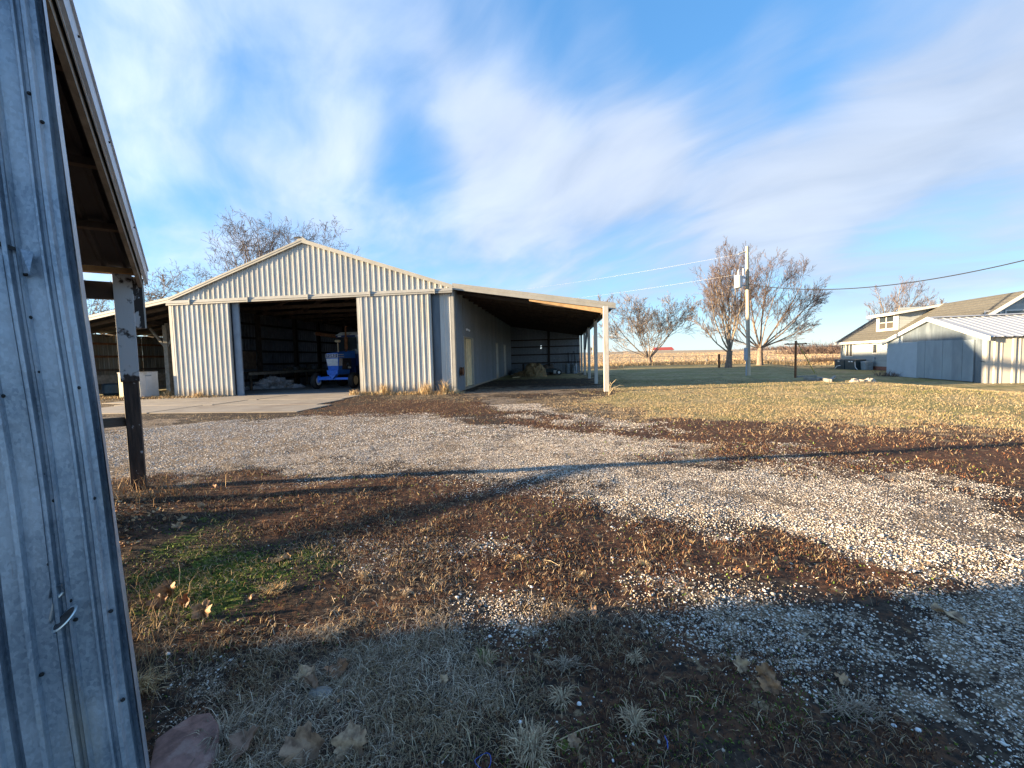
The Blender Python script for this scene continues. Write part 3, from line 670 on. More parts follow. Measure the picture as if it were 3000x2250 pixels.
# new board under the right rake, and the roof timbers
za = lambda x: zroof(x)-.14
MB().hexa([(-1.35, YF-.10, za(-1.35)-.05), (1.78, YF-.10, za(1.78)-.18), (1.78, YF-.06, za(1.78)-.18), (-1.35, YF-.06, za(-1.35)-.05), (-1.35, YF-.10, za(-1.35)+.02), (1.78, YF-.10, za(1.78)+.02), (1.78, YF-.06, za(1.78)+.02), (-1.35, YF-.06, za(-1.35)+.02)]).build('fascia_board', 'new_wood', barn)
for i in range(18):
    yy = YF+.6+i*1.22
    MB().beam((XR+.05, yy, za(XR)+.0), (1.95, yy, za(1.95)), .05, .14).build('rafter', 'dark_wood', barn)
    MB().beam((XL-.05, yy, za(XL)), (-26.2, yy, za(-26.2)), .05, .16).build('rafter', 'old_wood', barn)
for i in range(9):
    yy = YF+.8+i*2.44
    MB().beam((XL+.1, yy, 4.62), (XR-.1, yy, 4.62), .05, .18).build('tie_beam', 'old_wood', barn)
    MB().beam((XL+.1, yy, za(XL)), (XRG, yy, ZR-.2), .05, .16).build('rafter', 'old_wood', barn)
    MB().beam((XRG, yy, ZR-.2), (XR-.1, yy, za(XR)), .05, .16).build('rafter', 'old_wood', barn)
    for xx in (-15.5, -8.1): MB().beam((xx, yy, 4.62), (XRG+(xx-XRG)*.5, yy, ZR-1.3), .05, .1).build('truss_web', 'old_wood', barn)
# left wall of the barn seen from inside: rib edges catch the light; posts and girts
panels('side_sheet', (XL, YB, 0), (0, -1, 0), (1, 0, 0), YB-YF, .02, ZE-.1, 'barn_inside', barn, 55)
for z in (.5, 1.45, 2.25, 3.05, 3.9): MB().box((XL+.03, YF+.1, z), (XL+.09, YB, z+.13)).build('girt', 'black', barn)
for yy in (21.2, 24.6, 28.3, 31.2, 35.2): MB().box((XL+.03, yy-.12, 0), (XL+.24, yy+.12, 4.6)).build('wall_post', 'dark_wood', barn)
MB().box((XL+.1, 21.6, 1.25), (XL+.13, 24.3, 2.3)).build('wall_board', 'old_wood', barn)
# outer wall of the left lean-to
panels('side_sheet', (-26.1, YB, 0), (0, -1, 0), (1, 0, 0), YB-YF-.3, .12, zroof(-26.1)-.08, 'lean_sheet', barn, 56)
for z in (.62, 1.35, 2.12, 2.85): MB().box((-26.06, YF+.3, z), (-25.98, YB, z+.12)).build('girt', 'rust' if z > 2 else 'old_wood', barn)
MB().box((-25.97, YF+1.2, .62), (-25.92, YF+11, 1.12)).build('kick_board', 'grey_wood', barn)
MB().box((-25.97, YF+1.0, .05), (-25.90, YF+11, .30)).build('sill_board', 'garage_galv', barn)
MB().box((-25.90, 22.42, 0), (-25.74, 22.62, zroof(-25.9)-.1)).build('wall_post', 'pale_wood', barn)
MB().box((-22.33, 21.80, 0), (-22.08, 22.05, zroof(-22.2)-.2)).build('wall_post', 'grey_wood', barn)
MB().beam((-22.2, 21.9, 2.5), (-23.2, 21.92, 3.7), .1, .12).build('brace', 'grey_wood', barn)
MB().beam((-22.2, 21.9, 2.55), (-21.5, 21.92, 3.6), .1, .12).build('brace', 'grey_wood', barn)
MB().beam((-22.2, YF+.4, 3.95), (-22.2, YB, 3.95), .08, .22).build('beam', 'dark_wood', barn)
backwall(-26.1, XL, 'lean_sheet', 34)
# little lamp above the side door and the reel by the corner
lp = MB().box((XR+.02, 21.2, 2.95), (XR+.10, 21.3, 3.05)).tube([(XR+.1, 21.25, 3.0), (XR+.2, 21.2, 2.93)], [.03, .05], 8).build('wall_lamp', 'lamp_white', barn)
hr = MB()._lathe(Vector((XR+.06, 19.55, .95)), Vector((1, 0, 0)), [(0, .16), (.02, .21), (.05, .21), (.05, .13), (.12, .13), (.12, .2), (.15, .2), (.16, .14)], 18)
hr = hr.build('hose_reel', 'rust', None, loc=(XR+.06, 19.55, .95)); tag(hr, 'dark red hose reel hung low on the barn side wall near the front corner', 'hose reel')

# concrete apron: slabs with dark joints between
ap = bpy.data.objects.new('concrete_apron', None); COL.objects.link(ap); ap.location = (-13, 15, 0); ap['kind'] = 'structure'
edge0 = [gp(330, 1207)[:2], gp(882, 1208)[:2]]; xs = [-22.2, -18.9, -15.4, -11.9, -9.0]
def apq(x0, x1, y0, y1, y2, y3): # front-left y0, front-right y1, back-left y2, back-right y3
    g = .05; r_ = random.uniform(-.006, .008)
    return MB().hexa([(x0+g, y0+g, -.1), (x1-g, y1+g, -.1), (x1-g, y3-g, -.1), (x0+g, y2-g, -.1), (x0+g, y0+g, .028+r_), (x1-g, y1+g, .028+r_), (x1-g, y3-g, .028+r_), (x0+g, y2-g, .028+r_)]).build('slab', 'concrete', ap, bevel=.004)
rows = [12.35, 14.6, 16.6, 18.78]
for i in range(3):
    a, b_ = rows[i], rows[i+1]
    def yr(x, base, i=i): return base+{12.35: .06*(x+15), 14.6: .16*(x+13), 16.6: .10*(x+13), 18.78: 0}[base]*(-.35)
    for (x0, x1) in ((-17.3+i*-.4, -13.4+i*.3), (-13.4+i*.3, -8.1 if i == 0 else -8.6-i*.15)):
        apq(x0, x1, yr(x0, a), yr(x1, a), yr(x0, b_), yr(x1, b_))
apq(-19.5, -17.3-.4, 15.9, 15.6, 17.6, 18.2)

# ================================================================== NEAR SHED
P0 = Vector((-5.25, 4.66, 0)); rho = Vector((.70, -.714, 0)).normalized(); ev = Vector((-.714, -.70, 0)).normalized()
shed = empty('tin_shed', (P0.x, P0.y, 0), 'old galvanized tin shed at the left edge with one open side and dark roof', 'shed')
ca, cb_ = Vector((-1.4625, 1.25, 0)), Vector((-1.69, 1.30, 2.8)); lean = (cb_-ca)/2.8
# front wall: hand measured profile of the crimped sheet, leaning slightly
prof = [(0, .0), (.004, -.012), (.016, -.016), (.020, .000), (.034, .000), (.040, .010), (.050, .010), (.056, .0), (.064, 0), (.068, .008), (.074, .008), (.078, 0),
        (.118, 0), (.121, .006), (.126, .012), (.131, .004), (.134, 0), (.140, 0), (.146, .011), (.156, .011), (.162, 0), (.205, 0), (.211, .012), (.222, .012), (.228, 0), (.262, 0)]
def nearwall(u_start, u_end, z0, z1, off=0.0, nz=14, shift=0.0):
    mb = MB(); us = []; u = u_start; base = [p for p in prof]
    per = .262; k_ = 0
    while k_*per < u_end:
        us += [(k_*per+a, h_) for a, h_ in base if u_start <= k_*per+a <= u_end and not (us and abs(k_*per+a-us[-1][0]) < 1e-5)]; k_ += 1
    nn = len(us); nv = Vector((rho.x, rho.y, 0))
    for zi in range(nz+1):
        z = z0+(z1-z0)*zi/nz; o_ = ca+lean*z
        for (u, h_) in us:
            wob = .0035*math.sin(z*3.1+u*40)+.003*math.sin(z*7.3+u*13)
            p = Vector((o_.x, o_.y, 0))+ev*(u+.004*math.sin(z*4))+nv*(h_*2.3+wob+off); mb.v.append((p.x, p.y, z))
    for zi in range(nz):
        for i in range(nn-1):
            a = zi*nn+i; mb.f.append((a, a+nn, a+nn+1, a+1))
    return mb
W0 = nearwall(0, 1.2, -.05, 4.2, nz=40).build('wall_sheet', 'galvanized_near', shed, smooth=False)
nearwall(.150, 1.2, -.05, 1.86, off=.006, nz=24).build('patch_sheet', 'galvanized_near', shed)
nearwall(1.2, 6.3, -.05, 4.0, nz=4).build('wall_sheet', 'galvanized_near', shed)
# corner return
mb = MB()
for z in (-.05, 4.2):
    o_ = ca+lean*z
    for q in (Vector((o_.x, o_.y, 0)), Vector((o_.x, o_.y, 0))-rho*.09, Vector((o_.x, o_.y, 0))-rho*.09+ev*.03): mb.v.append((q.x, q.y, z))
mb.f += [(0, 1, 4, 3), (1, 2, 5, 4)]
mb.build('corner_return', 'galvanized_near', shed)
def wallpt(px, py, off=0.0):
    d = Vector(ray(px, py)); c = Vector((0, 0, H)); o_ = ca+lean*1.2; t_ = ((Vector((o_.x, o_.y, 0))-c).dot(rho))/(d.dot(rho)); p = c+d*t_
    o2 = ca+lean*p.z; t_ = ((Vector((o2.x, o2.y, 0))-c).dot(rho)+off)/(d.dot(rho)); return c+d*t_
for (px, py) in ((86, 274), (124, 358), (75, 804), (88, 930), (110, 1090), (8, 1160), (230, 1136), (160, 1466), (123, 1390), (275, 1460), (145, 1652), (222, 1815), (122, 1976), (325, 1790), (360, 2050), (205, 1760)):
    p = wallpt(px, py, .012); mb = MB()._lathe(p, rho, [(-.01, .002), (0, .0062), (.002, .0062), (.0025, .0045), (.006, .0042), (.007, .002)], 10); mb.build('nail', 'black', shed)
# torn flap of the patch sheet and the bent hasp
p = wallpt(62, 745, .02); q = wallpt(95, 775, .05)
MB().add([wallpt(58, 728, .015), wallpt(98, 740, .03), wallpt(86, 800, .05), wallpt(70, 800, .03)], [(0, 1, 2, 3)]).build('torn_flap', 'galvanized_near', shed)
MB().add([wallpt(-20, 700, .016), wallpt(55, 728, .016), wallpt(50, 736, .016), wallpt(-20, 716, .016)], [(0, 1, 2, 3)]).build('tear', 'black', shed)
hc = wallpt(188, 1812, .045); ha_ = (wallpt(232, 1764, .05)-wallpt(146, 1852, .03)); hl = ha_.length*.40; ha_.normalize(); hn = (ha_.cross(rho).normalized()*.45+rho*.85).normalized(); hn = (hn-ha_*hn.dot(ha_)).normalized(); hd = ha_.cross(hn)
if hd.z > 0: hd = -hd
def dish(k0, k1, dep, nm, mt_):
    mb = MB(); n = 28; R_n = 5
    for r_ in range(R_n+1):
        f = r_/R_n; kk = k0+(k1-k0)*f
        for i_ in range(n):
            t_ = 2*math.pi*i_/n; mb.v.append(tuple(hc+ha_*hl*kk*math.cos(t_)+hn*.020*kk*math.sin(t_)+hd*dep*(1-kk*kk)))
    for r_ in range(R_n):
        for i_ in range(n): a = r_*n+i_; b_ = r_*n+(i_+1) % n; mb.f.append((a, b_, b_+n, a+n))
    return mb.build(nm, mt_, shed, smooth=True)
dish(0.02, 1.0, .016, 'bent_hasp', 'engine'); dish(.9, 1.12, -.004, 'hasp_lip', 'galv_bright')
MB().tube([wallpt(152, 1842, -.01), wallpt(148, 1815, .02), wallpt(160, 1760, .022), wallpt(185, 1735, .012)], .005, 8).build('hasp_bracket', 'galv_bright', shed)
MB().tube([wallpt(146, 1752, .01), wallpt(150, 1725, .02), wallpt(180, 1712, .03), wallpt(196, 1735, .02), wallpt(198, 1775, .01)], .0035, 6).build('staple', 'galv', shed)
MB().tube([wallpt(157, 1845, .01), wallpt(160, 1860, .02), wallpt(180, 1858, .02)], .002, 5).build('wire_loop', 'galv', shed)
# roof: sloping from the front (high) to the back eave
K = .30; EZ = 2.67
R0 = Vector((-5.07, 4.755, 0)); EXT = R0-rho*.02
RR = Vector((math.cos(math.radians(-48)), math.sin(math.radians(-48)), 0)); RE = Vector((RR.y, -RR.x, 0))
def rp(s, u, dz=0.0): # point on the roof: s up the slope from the back eave, u inwards
    p = R0+RR*s+RE*u; return Vector((p.x, p.y, EZ+K*s+dz))
def slabR(s0, s1, u0, u1, d0, d1): return [rp(s0, u0, d0), rp(s1, u0, d0), rp(s1, u1, d0), rp(s0, u1, d0), rp(s0, u0, d1), rp(s1, u0, d1), rp(s1, u1, d1), rp(s0, u1, d1)]
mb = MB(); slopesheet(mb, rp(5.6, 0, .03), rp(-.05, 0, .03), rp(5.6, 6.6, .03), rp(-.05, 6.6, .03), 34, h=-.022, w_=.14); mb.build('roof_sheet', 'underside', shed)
MB().hexa(slabR(-.06, 5.6, -.035, -.012, -.125, .035)).hexa(slabR(-.06, 5.6, -.05, .10, .036, .044)).build('rake_trim', 'fascia_metal', shed)
MB().hexa(slabR(-.06, 5.6, -.0115, -.004, -.145, -.02)).build('rake_edge', 'fascia_metal', shed)
MB().hexa(slabR(.0, 5.6, .015, .055, -.20, .0)).build('rake_board', 'grey_wood', shed)
for s in (.02, .95, 1.9, 2.85, 3.8, 4.8): MB().hexa(slabR(s, s+.045, .06, 6.5, -.065, -.002)).build('purlin', 'old_wood' if s > .5 else 'new_wood', shed)
for u_ in (1.5, 3.0, 4.5, 6.0): MB().hexa(slabR(.1, 5.5, u_, u_+.05, -.23, -.1)).build('rafter', 'dark_wood', shed)
for s in (1.0, 2.2, 3.1, 3.9, 4.7):
    p = rp(s, -.036, -.02); MB()._lathe(p, -ev, [(-.002, .008), (.006, .008), (.009, .004)], 8).build('screw', 'black', shed)
# corner post with peeling paint, block, beam and rail
def frame_box(c, a, b_, z0, z1, o_a=0, o_b=0): # a along rho, b along ev
    q = []
    for z in (z0, z1):
        for (i, j) in ((-1, -1), (1, -1), (1, 1), (-1, 1)):
            p = c+rho*(o_a+i*a/2)+ev*(o_b+j*b_/2); q.append((p.x, p.y, z))
    return q
mb = MB(); pc = P0
mb.hexa(frame_box(pc, .145, .145, -.2, 2.52)); mb.build('post', 'peeling_post', shed, bevel=.008)
MB().hexa(frame_box(pc, .022, .175, 1.33, 2.63, .084)).build('post_board', 'peeling_post', shed, bevel=.003)
MB().hexa(frame_box(pc, .13, .10, 1.98, 2.60, .01, -.125)).build('post_block', 'peeling_block', shed, bevel=.006)
MB().hexa(frame_box(pc, .012, .016, 1.98, 2.58, .07, -.182)).build('block_edge', 'white_post', shed)
def wallboard(u0, u1, z0, z1, mt_, nm, t=.045, oa=0.0, dz=0):
    mb = MB(); a = P0+ev*u0+rho*(oa-t/2); b_ = P0+ev*u1+rho*(oa-t/2); c = b_+rho*t; d = a+rho*t
    mb.hexa([(a.x, a.y, z0), (b_.x, b_.y, z0+dz), (c.x, c.y, z0+dz), (d.x, d.y, z0), (a.x, a.y, z1), (b_.x, b_.y, z1+dz), (c.x, c.y, z1+dz), (d.x, d.y, z1)]); return mb.build(nm, mt_, shed, bevel=.004)
wallboard(.07, 6.4, 2.32, 2.53, 'dark_wood', 'header_board', .05, -.02); wallboard(.07, 6.4, .79, .905, 'rail_wood', 'rail', .045)
for j, (z0, z1) in enumerate(((.05, .33), (.345, .60))):  # low boards out of view, added to throw shade across the foreground
    wallboard(.80, 1.2, z0, z1, 'grey_wood', 'shade_board', .025, .05); wallboard(1.9, 4.1, z0, z1, 'grey_wood', 'shade_board', .025, .05); wallboard(6.2, 6.4, z0, z1, 'grey_wood', 'shade_board', .025, .05)

for u_ in (6.33,):
    MB().hexa(frame_box(P0+ev*u_, .14, .14, -.2, 2.5)).build('post', 'dark_wood', shed)
# unseen far side wall, placed so its shadow bounds the sunlit ground
mb = MB(); fw0 = P0+ev*6.4; corr(mb, (fw0.x, fw0.y, 0), rho, ev, 5.2, 0, lambda u: EZ+K*u-.05, PROF, PER); mb.build('far_shade_wall', 'galvanized_near', shed)

# ================================================================== GARAGE (right)
KS = 1.25; KC = Vector((0, 0, H))
def ksc(p): return KC+(Vector(p)-KC)*KS   # the lawn falls away here: farther and lower along the same sight line
gA = Vector((17.15, 19.45, 0)); gB = Vector((18.27, 26.41, 0)); gv = (gB-gA).normalized(); gu = Vector((gv.y, -gv.x, 0)); GL = 7.05
gar = empty('garage', ksc(gA), 'low metal clad garage with pale roof and boarded sliding door beside the lawn', 'garage')
def gpt(t_, u, z): p = gA+gv*t_+gu*u; return ksc((p.x, p.y, z))
def gprism(t0, t1, u0, u1, z0, z1, nm, mt_, par=None, zt=None):
    """box between t0..t1 along the gable and u0..u1 into the garage; zt(t) gives a sloping top"""
    f = zt if zt else (lambda t_: z1); n = 1
    ts = [t0, t1] if not zt else sorted({t0, t1, *( [3.45] if t0 < 3.45 < t1 else [])}); mb = MB()
    for a, b_ in zip(ts, ts[1:]):
        mb.hexa([gpt(a, u0, z0), gpt(b_, u0, z0), gpt(b_, u1, z0), gpt(a, u1, z0), gpt(a, u0, f(a)), gpt(b_, u0, f(b_)), gpt(b_, u1, f(b_)), gpt(a, u1, f(a))])
    return mb.build(nm, mt_, par or gar)
GE, GP = 1.90, 2.93
def gz(t_): return GE+(GP-GE)*(1-abs(t_-3.45)/(3.45 if t_ < 3.45 else 3.6)) if 0 <= t_ <= GL else GE
def gzs(t_): return gz(t_)-.04
gprism(4.30, GL, 0, .06, -.1, 0, 'gable_panel', 'garage_blue', zt=lambda t_: min(gzs(t_), 9) )
# upper galvanised sheets down to the door head
for a, b_ in ((3.45, 4.295), (2.6, 3.448), (1.75, 2.598), (.9, 1.748), (.30, .898)):
    gprism(a, b_, .005, .06, 1.78, 0, 'gable_sheet', 'garage_galv', zt=gzs)
gprism(4.30, 5.62, -.012, -.004, 1.84, 0, 'gable_sheet', 'garage_galv', zt=gzs)
for i in range(6):
    a = .62+i*.615; gprism(a, a+.605, -.05-(i % 2)*.008, -.01, .03, 1.80+.012*i, 'door_sheet', 'garage_door')
gprism(.22, .615, .0, .05, 0, 1.79, 'side_sheet', 'garage_galv'); gprism(-.03, .21, -.012, .05, 0, 1.86, 'corner_sheet', 'garage_cream')
MB().tube([gpt(.24, -.03, .9), gpt(.05, -.03, .88)], .012, 5).build('latch', 'black', gar)
# long side with ribs
def gcorr(L):
    mb = MB(); pr2 = [(0, 0), (.24, 0), (.27, .03), (.35, .03), (.38, 0), (.44, 0), (.46, .012), (.50, .012), (.52, 0), (.58, 0)]
    return corr(mb, gpt(0, 0, 0), gu, -gv, L, .0, 1.86, pr2, .58)
u = 0
for i in range(8):
    mb = MB(); pr2 = [(0, 0), (.22, 0), (.25, .035), (.33, .035), (.36, 0), (.45, 0), (.47, .014), (.50, .014), (.52, 0), (.58, 0)]
    pr2 = [(a*KS, b_*KS) for a, b_ in pr2]; corr(mb, gpt(0, i*1.16, 0), gu, -gv, 1.16*KS, gpt(0, 0, 0).z, gpt(0, 0, 1.86).z, pr2, .58*KS); mb.build('wall_sheet', 'garage_cream', gar)
gprism(GL-.06, GL, .06, 9.2, 0, 1.86, 'back_wall', 'garage_blue'); gprism(0, GL, 9.2, 9.28, 0, 1.86, 'end_wall', 'garage_blue')
# roof, trims
mb = MB(); slopesheet(mb, gpt(3.45, -.12, GP+.0), gpt(-.22, -.12, GE-.03), gpt(3.45, 9.3, GP), gpt(-.22, 9.3, GE-.03), 32, h=.022, w_=.12); mb.build('roof_slope', 'garage_roof', gar)
mb = MB(); slopesheet(mb, gpt(3.45, -.12, GP+.0), gpt(GL+.2, -.12, GE-.03), gpt(3.45, 9.3, GP), gpt(GL+.2, 9.3, GE-.03), 32, h=.022, w_=.12); mb.build('roof_slope', 'garage_roof', gar)
def gtrim(t0, z0, t1, z1):
    mb = MB(); mb.hexa([gpt(t0, -.16, z0-.17), gpt(t1, -.16, z1-.17), gpt(t1, -.05, z1-.17), gpt(t0, -.05, z0-.17), gpt(t0, -.16, z0+.02), gpt(t1, -.16, z1+.02), gpt(t1, -.05, z1+.02), gpt(t0, -.05, z0+.02)]); return mb.build('barge_board', 'house_trim', gar)
gtrim(3.45, GP+.03, -.25, GE+.0); gtrim(3.452, GP+.03, GL+.22, GE-.0)
mb = MB().hexa([gpt(3.25, -.15, GP+.0), gpt(3.65, -.15, GP+.0), gpt(3.65, 9.3, GP), gpt(3.25, 9.3, GP), gpt(3.43, -.15, GP+.06), gpt(3.47, -.15, GP+.06), gpt(3.47, 9.3, GP+.06), gpt(3.43, 9.3, GP+.06)]); mb.build('ridge_cap', 'garage_roof', gar)

# ================================================================== HOUSE
Q0 = Vector((23.32, 38.76, 0)); hw = Vector((-.13, -.9915, 0)).normalized(); hp = Vector((.9915, -.13, 0)).normalized()
house = empty('house', ksc(Q0), 'farmhouse with pale lap siding, brown shingle roof and a dormer with twin windows', 'house')
def hpt(s, o, z): p = Q0+hw*s+hp*o; return ksc((p.x, p.y, z))
def hbox(s0, s1, o0, o1, z0, z1, nm, mt_, par=None): return MB().hexa([hpt(s0, o0, z0), hpt(s1, o0, z0), hpt(s1, o1, z0), hpt(s0, o1, z0), hpt(s0, o0, z1), hpt(s1, o0, z1), hpt(s1, o1, z1), hpt(s0, o1, z1)]).build(nm, mt_, par or house)
HL, HW, HE, HR = 12.4, 2.95, 2.36, 4.42; roofz = lambda o: min(HE+.70*o, HR) if o <= HW else HR-.70*(o-HW)
hbox(-.05, HL, -.02, 5.92, -.1, .26, 'foundation', 'brick_red')
hbox(0, HL, .012, 5.9, .26, 2.15, 'wall', 'siding')
n = 16; zb = .27
for i in range(n):   # lap siding boards, each tilted out at its foot
    z0 = zb+i*(1.84/n); z1 = z0+1.84/n
    MB().hexa([hpt(0, -.018, z0), hpt(HL, -.018, z0), hpt(HL, .012, z0), hpt(0, .012, z0), hpt(0, -.003, z1), hpt(HL, -.003, z1), hpt(HL, .012, z1), hpt(0, .012, z1)]).build('siding_board', 'siding', house)
hbox(-.03, .09, -.03, .02, .26, 2.13, 'corner_board', 'house_trim')
def window(s0, s1, z0, z1, o, npane=2, mid=True):
    f = hbox(s0-.09, s1+.09, o-.05, o-.02, z0-.09, z0, 'window', 'house_trim')
    hbox(s0-.09, s1+.09, o-.05, o-.02, z1, z1+.09, 'frame', 'house_trim', f); hbox(s0-.09, s0, o-.05, o-.02, z0, z1, 'frame', 'house_trim', f); hbox(s1, s1+.09, o-.05, o-.02, z0, z1, 'frame', 'house_trim', f)
    wd = (s1-s0)/npane
    for i in range(npane):
        a = s0+i*wd; hbox(a+.02, a+wd-.02, o-.028, o-.024, z0, z1, 'pane', 'glass', f)
        if mid: hbox(a+.02, a+wd-.02, o-.034, o-.029, z0, z0+(z1-z0)*.48, 'blind', 'blind', f)
        if i: hbox(a-.04, a+.04, o-.046, o-.02, z0, z1, 'mullion', 'house_trim', f)
        if mid: hbox(a+.02, a+wd-.02, o-.042, o-.035, (z0+z1)/2-.02, (z0+z1)/2+.02, 'sash', 'house_trim', f)
    return f
window(.85, 1.8, 1.0, 1.95, 0, 2, False); window(4.65, 5.15, 1.25, 1.85, 0, 1, False)
hbox(4.85, 4.95, -.1, -.02, .78, .92, 'tap_box', 'meter_grey')
def roofslab(o0, o1, s0, s1, nm='roof', th=.07):
    n = 14; rf = None
    for i in range(n):
        a = o0+(o1-o0)*i/n; b_ = o0+(o1-o0)*(i+1)/n; lift = .012
        za_, zb_ = HE+.70*a, HE+.70*b_
        if o0 > o1 or a >= HW-1e-6: za_, zb_ = HR-.70*(a-HW), HR-.70*(b_-HW)
        lo, hi = (.018, 0) if zb_ > za_ else (0, .018)
        mb = MB().hexa([hpt(s0, a, za_-.05), hpt(s1, a, za_-.05), hpt(s1, b_, zb_-.05), hpt(s0, b_, zb_-.05), hpt(s0, a, za_+lo), hpt(s1, a, za_+lo), hpt(s1, b_, zb_+hi), hpt(s0, b_, zb_+hi)])
        o = mb.build('roof' if rf is None else 'shingle_course', 'shingle', rf or house); rf = rf or o
roofslab(-.36, HW, -.38, HL+.35); roofslab(HW, 2*HW+.36, -.38, HL+.35)
hbox(-.40, HL+.36, -.42, -.36, HE-.40, HE-.235, 'fascia', 'house_trim'); hbox(-.40, HL+.36, -.36, .0, HE-.33, HE-.31, 'soffit', 'house_trim')
def rk(s, side, w_=.05):
    a, b_ = (-.38, HW) if side else (2*HW+.38, HW); za_, zb_ = HE+.70*-.38, HR
    MB().hexa([hpt(s, a, za_-.19), hpt(s+w_, a, za_-.19), hpt(s+w_, b_, zb_-.19), hpt(s, b_, zb_-.19), hpt(s, a, za_+.0), hpt(s+w_, a, za_+.0), hpt(s+w_, b_, zb_+.0), hpt(s, b_, zb_+.0)]).build('barge_board', 'house_trim', house)
for s in (-.44, HL+.35): rk(s, True); rk(s, False)
# near gable with its siding and window
mb = MB().add([hpt(HL, 0, 2.1), hpt(HL, 5.9, 2.1), hpt(HL, HW, HR-.06), hpt(HL-.1, 0, 2.1), hpt(HL-.1, 5.9, 2.1), hpt(HL-.1, HW, HR-.06)], [(0, 1, 2), (5, 4, 3), (0, 3, 4, 1), (1, 4, 5, 2), (2, 5, 3, 0)]); mb.build('gable_wall', 'siding', house)
for i in range(18):
    z0 = 2.15+i*.115; z1 = z0+.115; a = (z1-2.36)/.70+.06; a = max(a, .02)
    if a < HW-.1: MB().hexa([hpt(HL, a, z0), hpt(HL+.02, a, z0), hpt(HL+.02, 2*HW-a, z0), hpt(HL, 2*HW-a, z0), hpt(HL, a, z1), hpt(HL+.004, a, z1), hpt(HL+.004, 2*HW-a, z1), hpt(HL, 2*HW-a, z1)]).build('siding_board', 'siding', house)
for (a, b_) in ((1.35, 1.95), (2.25, 3.05), (3.3, 4.1)):
    f = hbox(HL+.022, HL+.05, a-.07, b_+.07, 2.55, 3.45, 'window', 'house_trim'); hbox(HL+.051, HL+.055, a, b_, 2.62, 3.38, 'pane', 'glass', f)
# dormer
dS0, dS1, dO, dZ0, dZ1 = 3.70, 6.25, .62, 2.72, 3.98
dm = MB().hexa([hpt(dS0, dO, dZ0-.2), hpt(dS1, dO, dZ0-.2), hpt(dS1, 2.9, dZ0-.2), hpt(dS0, 2.9, dZ0-.2), hpt(dS0, dO, dZ1), hpt(dS1, dO, dZ1), hpt(dS1, 2.9, 4.36), hpt(dS0, 2.9, 4.36)]).build('dormer', 'siding', house)
for i in range(13):
    z0 = 2.75+i*.12; o1 = min(2.9, (z0+.12-HE)/.70)
    if o1 > dO: MB().hexa([hpt(dS1, dO, z0), hpt(dS1+.022, dO, z0), hpt(dS1+.022, o1+.2, z0), hpt(dS1, o1+.2, z0), hpt(dS1, dO, z0+.12), hpt(dS1+.004, dO, z0+.12), hpt(dS1+.004, o1+.2, z0+.12), hpt(dS1, o1+.2, z0+.12)]).build('siding_board', 'siding', dm)
hbox(dS0, dS1+.03, dO-.015, dO+.01, 2.74, dZ1, 'front_board', 'house_trim', dm)
window(4.12, 5.80, 2.96, 3.83, dO, 2, True)
MB().hexa([hpt(dS0-.42, dO-.42, dZ1-.05), hpt(dS1+.38, dO-.42, dZ1-.05), hpt(dS1+.38, 3.0, 4.38), hpt(dS0-.42, 3.0, 4.38), hpt(dS0-.42, dO-.42, dZ1+.03), hpt(dS1+.38, dO-.42, dZ1+.03), hpt(dS1+.38, 3.0, 4.45), hpt(dS0-.42, 3.0, 4.45)]).build('dormer_roof', 'shingle', dm)
MB().hexa([hpt(dS0-.44, dO-.46, dZ1-.16), hpt(dS1+.40, dO-.46, dZ1-.16), hpt(dS1+.40, dO-.42, dZ1-.16), hpt(dS0-.44, dO-.42, dZ1-.16), hpt(dS0-.44, dO-.46, dZ1+.02), hpt(dS1+.40, dO-.46, dZ1+.02), hpt(dS1+.40, dO-.42, dZ1+.02), hpt(dS0-.44, dO-.42, dZ1+.02)]).build('dormer_fascia', 'house_trim', dm)
for s in (dS1+.382, dS0-.44):
    MB().hexa([hpt(s, dO-.46, dZ1-.16), hpt(s+.03, dO-.46, dZ1-.16), hpt(s+.03, 2.95, 4.26), hpt(s, 2.95, 4.26), hpt(s, dO-.46, dZ1+.01), hpt(s+.03, dO-.46, dZ1+.01), hpt(s+.03, 2.95, 4.43), hpt(s, 2.95, 4.43)]).build('dormer_rake', 'house_trim', dm)
# bins against the house
def binn(s0, s1, o0, o1, zt, mt_, lab, white=True):
    c = hpt((s0+s1)/2, (o0+o1)/2, 0); e = empty('storage_bin', c, lab, 'bin', 'dark bins against the house wall')
    b_ = MB().hexa([hpt(s0+.03, o0+.02, 0), hpt(s1-.03, o0+.02, 0), hpt(s1-.03, o1, 0), hpt(s0+.03, o1, 0), hpt(s0, o0, zt-.06), hpt(s1, o0, zt-.06), hpt(s1, o1, zt-.06), hpt(s0, o1, zt-.06)]).build('body', mt_, e, bevel=.015)
    MB().hexa([hpt(s0-.02, o0-.03, zt-.059), hpt(s1+.02, o0-.03, zt-.059), hpt(s1+.02, o1, zt-.059), hpt(s0-.02, o1, zt-.059), hpt(s0, o0, zt), hpt(s1, o0, zt), hpt(s1, o1, zt+.03), hpt(s0, o1, zt+.03)]).build('lid', mt_, e)
    if white:
        for a in ((s0+s1)/2-.22, (s0+s1)/2+.16)[: 2 if white == 2 else 1]: MB().hexa([hpt(a, o0-.012, zt-.17), hpt(a+.26, o0-.012, zt-.17), hpt(a+.26, o0+.01, zt-.17), hpt(a, o0+.01, zt-.17), hpt(a, o0-.012, zt-.09), hpt(a+.26, o0-.012, zt-.09), hpt(a+.26, o0+.01, zt-.09), hpt(a, o0+.01, zt-.09)]).build('label_plate', 'lamp_white', e)
    return e
binn(1.2, 2.75, -1.0, -.3, .74, 'bin_green', 'dark bin nearest the far corner of the house, one white plate on its front', 1)
binn(2.85, 4.35, -1.0, -.3, .74, 'bin_green', 'dark bin in the middle of the row at the house wall, two white plates', 2)
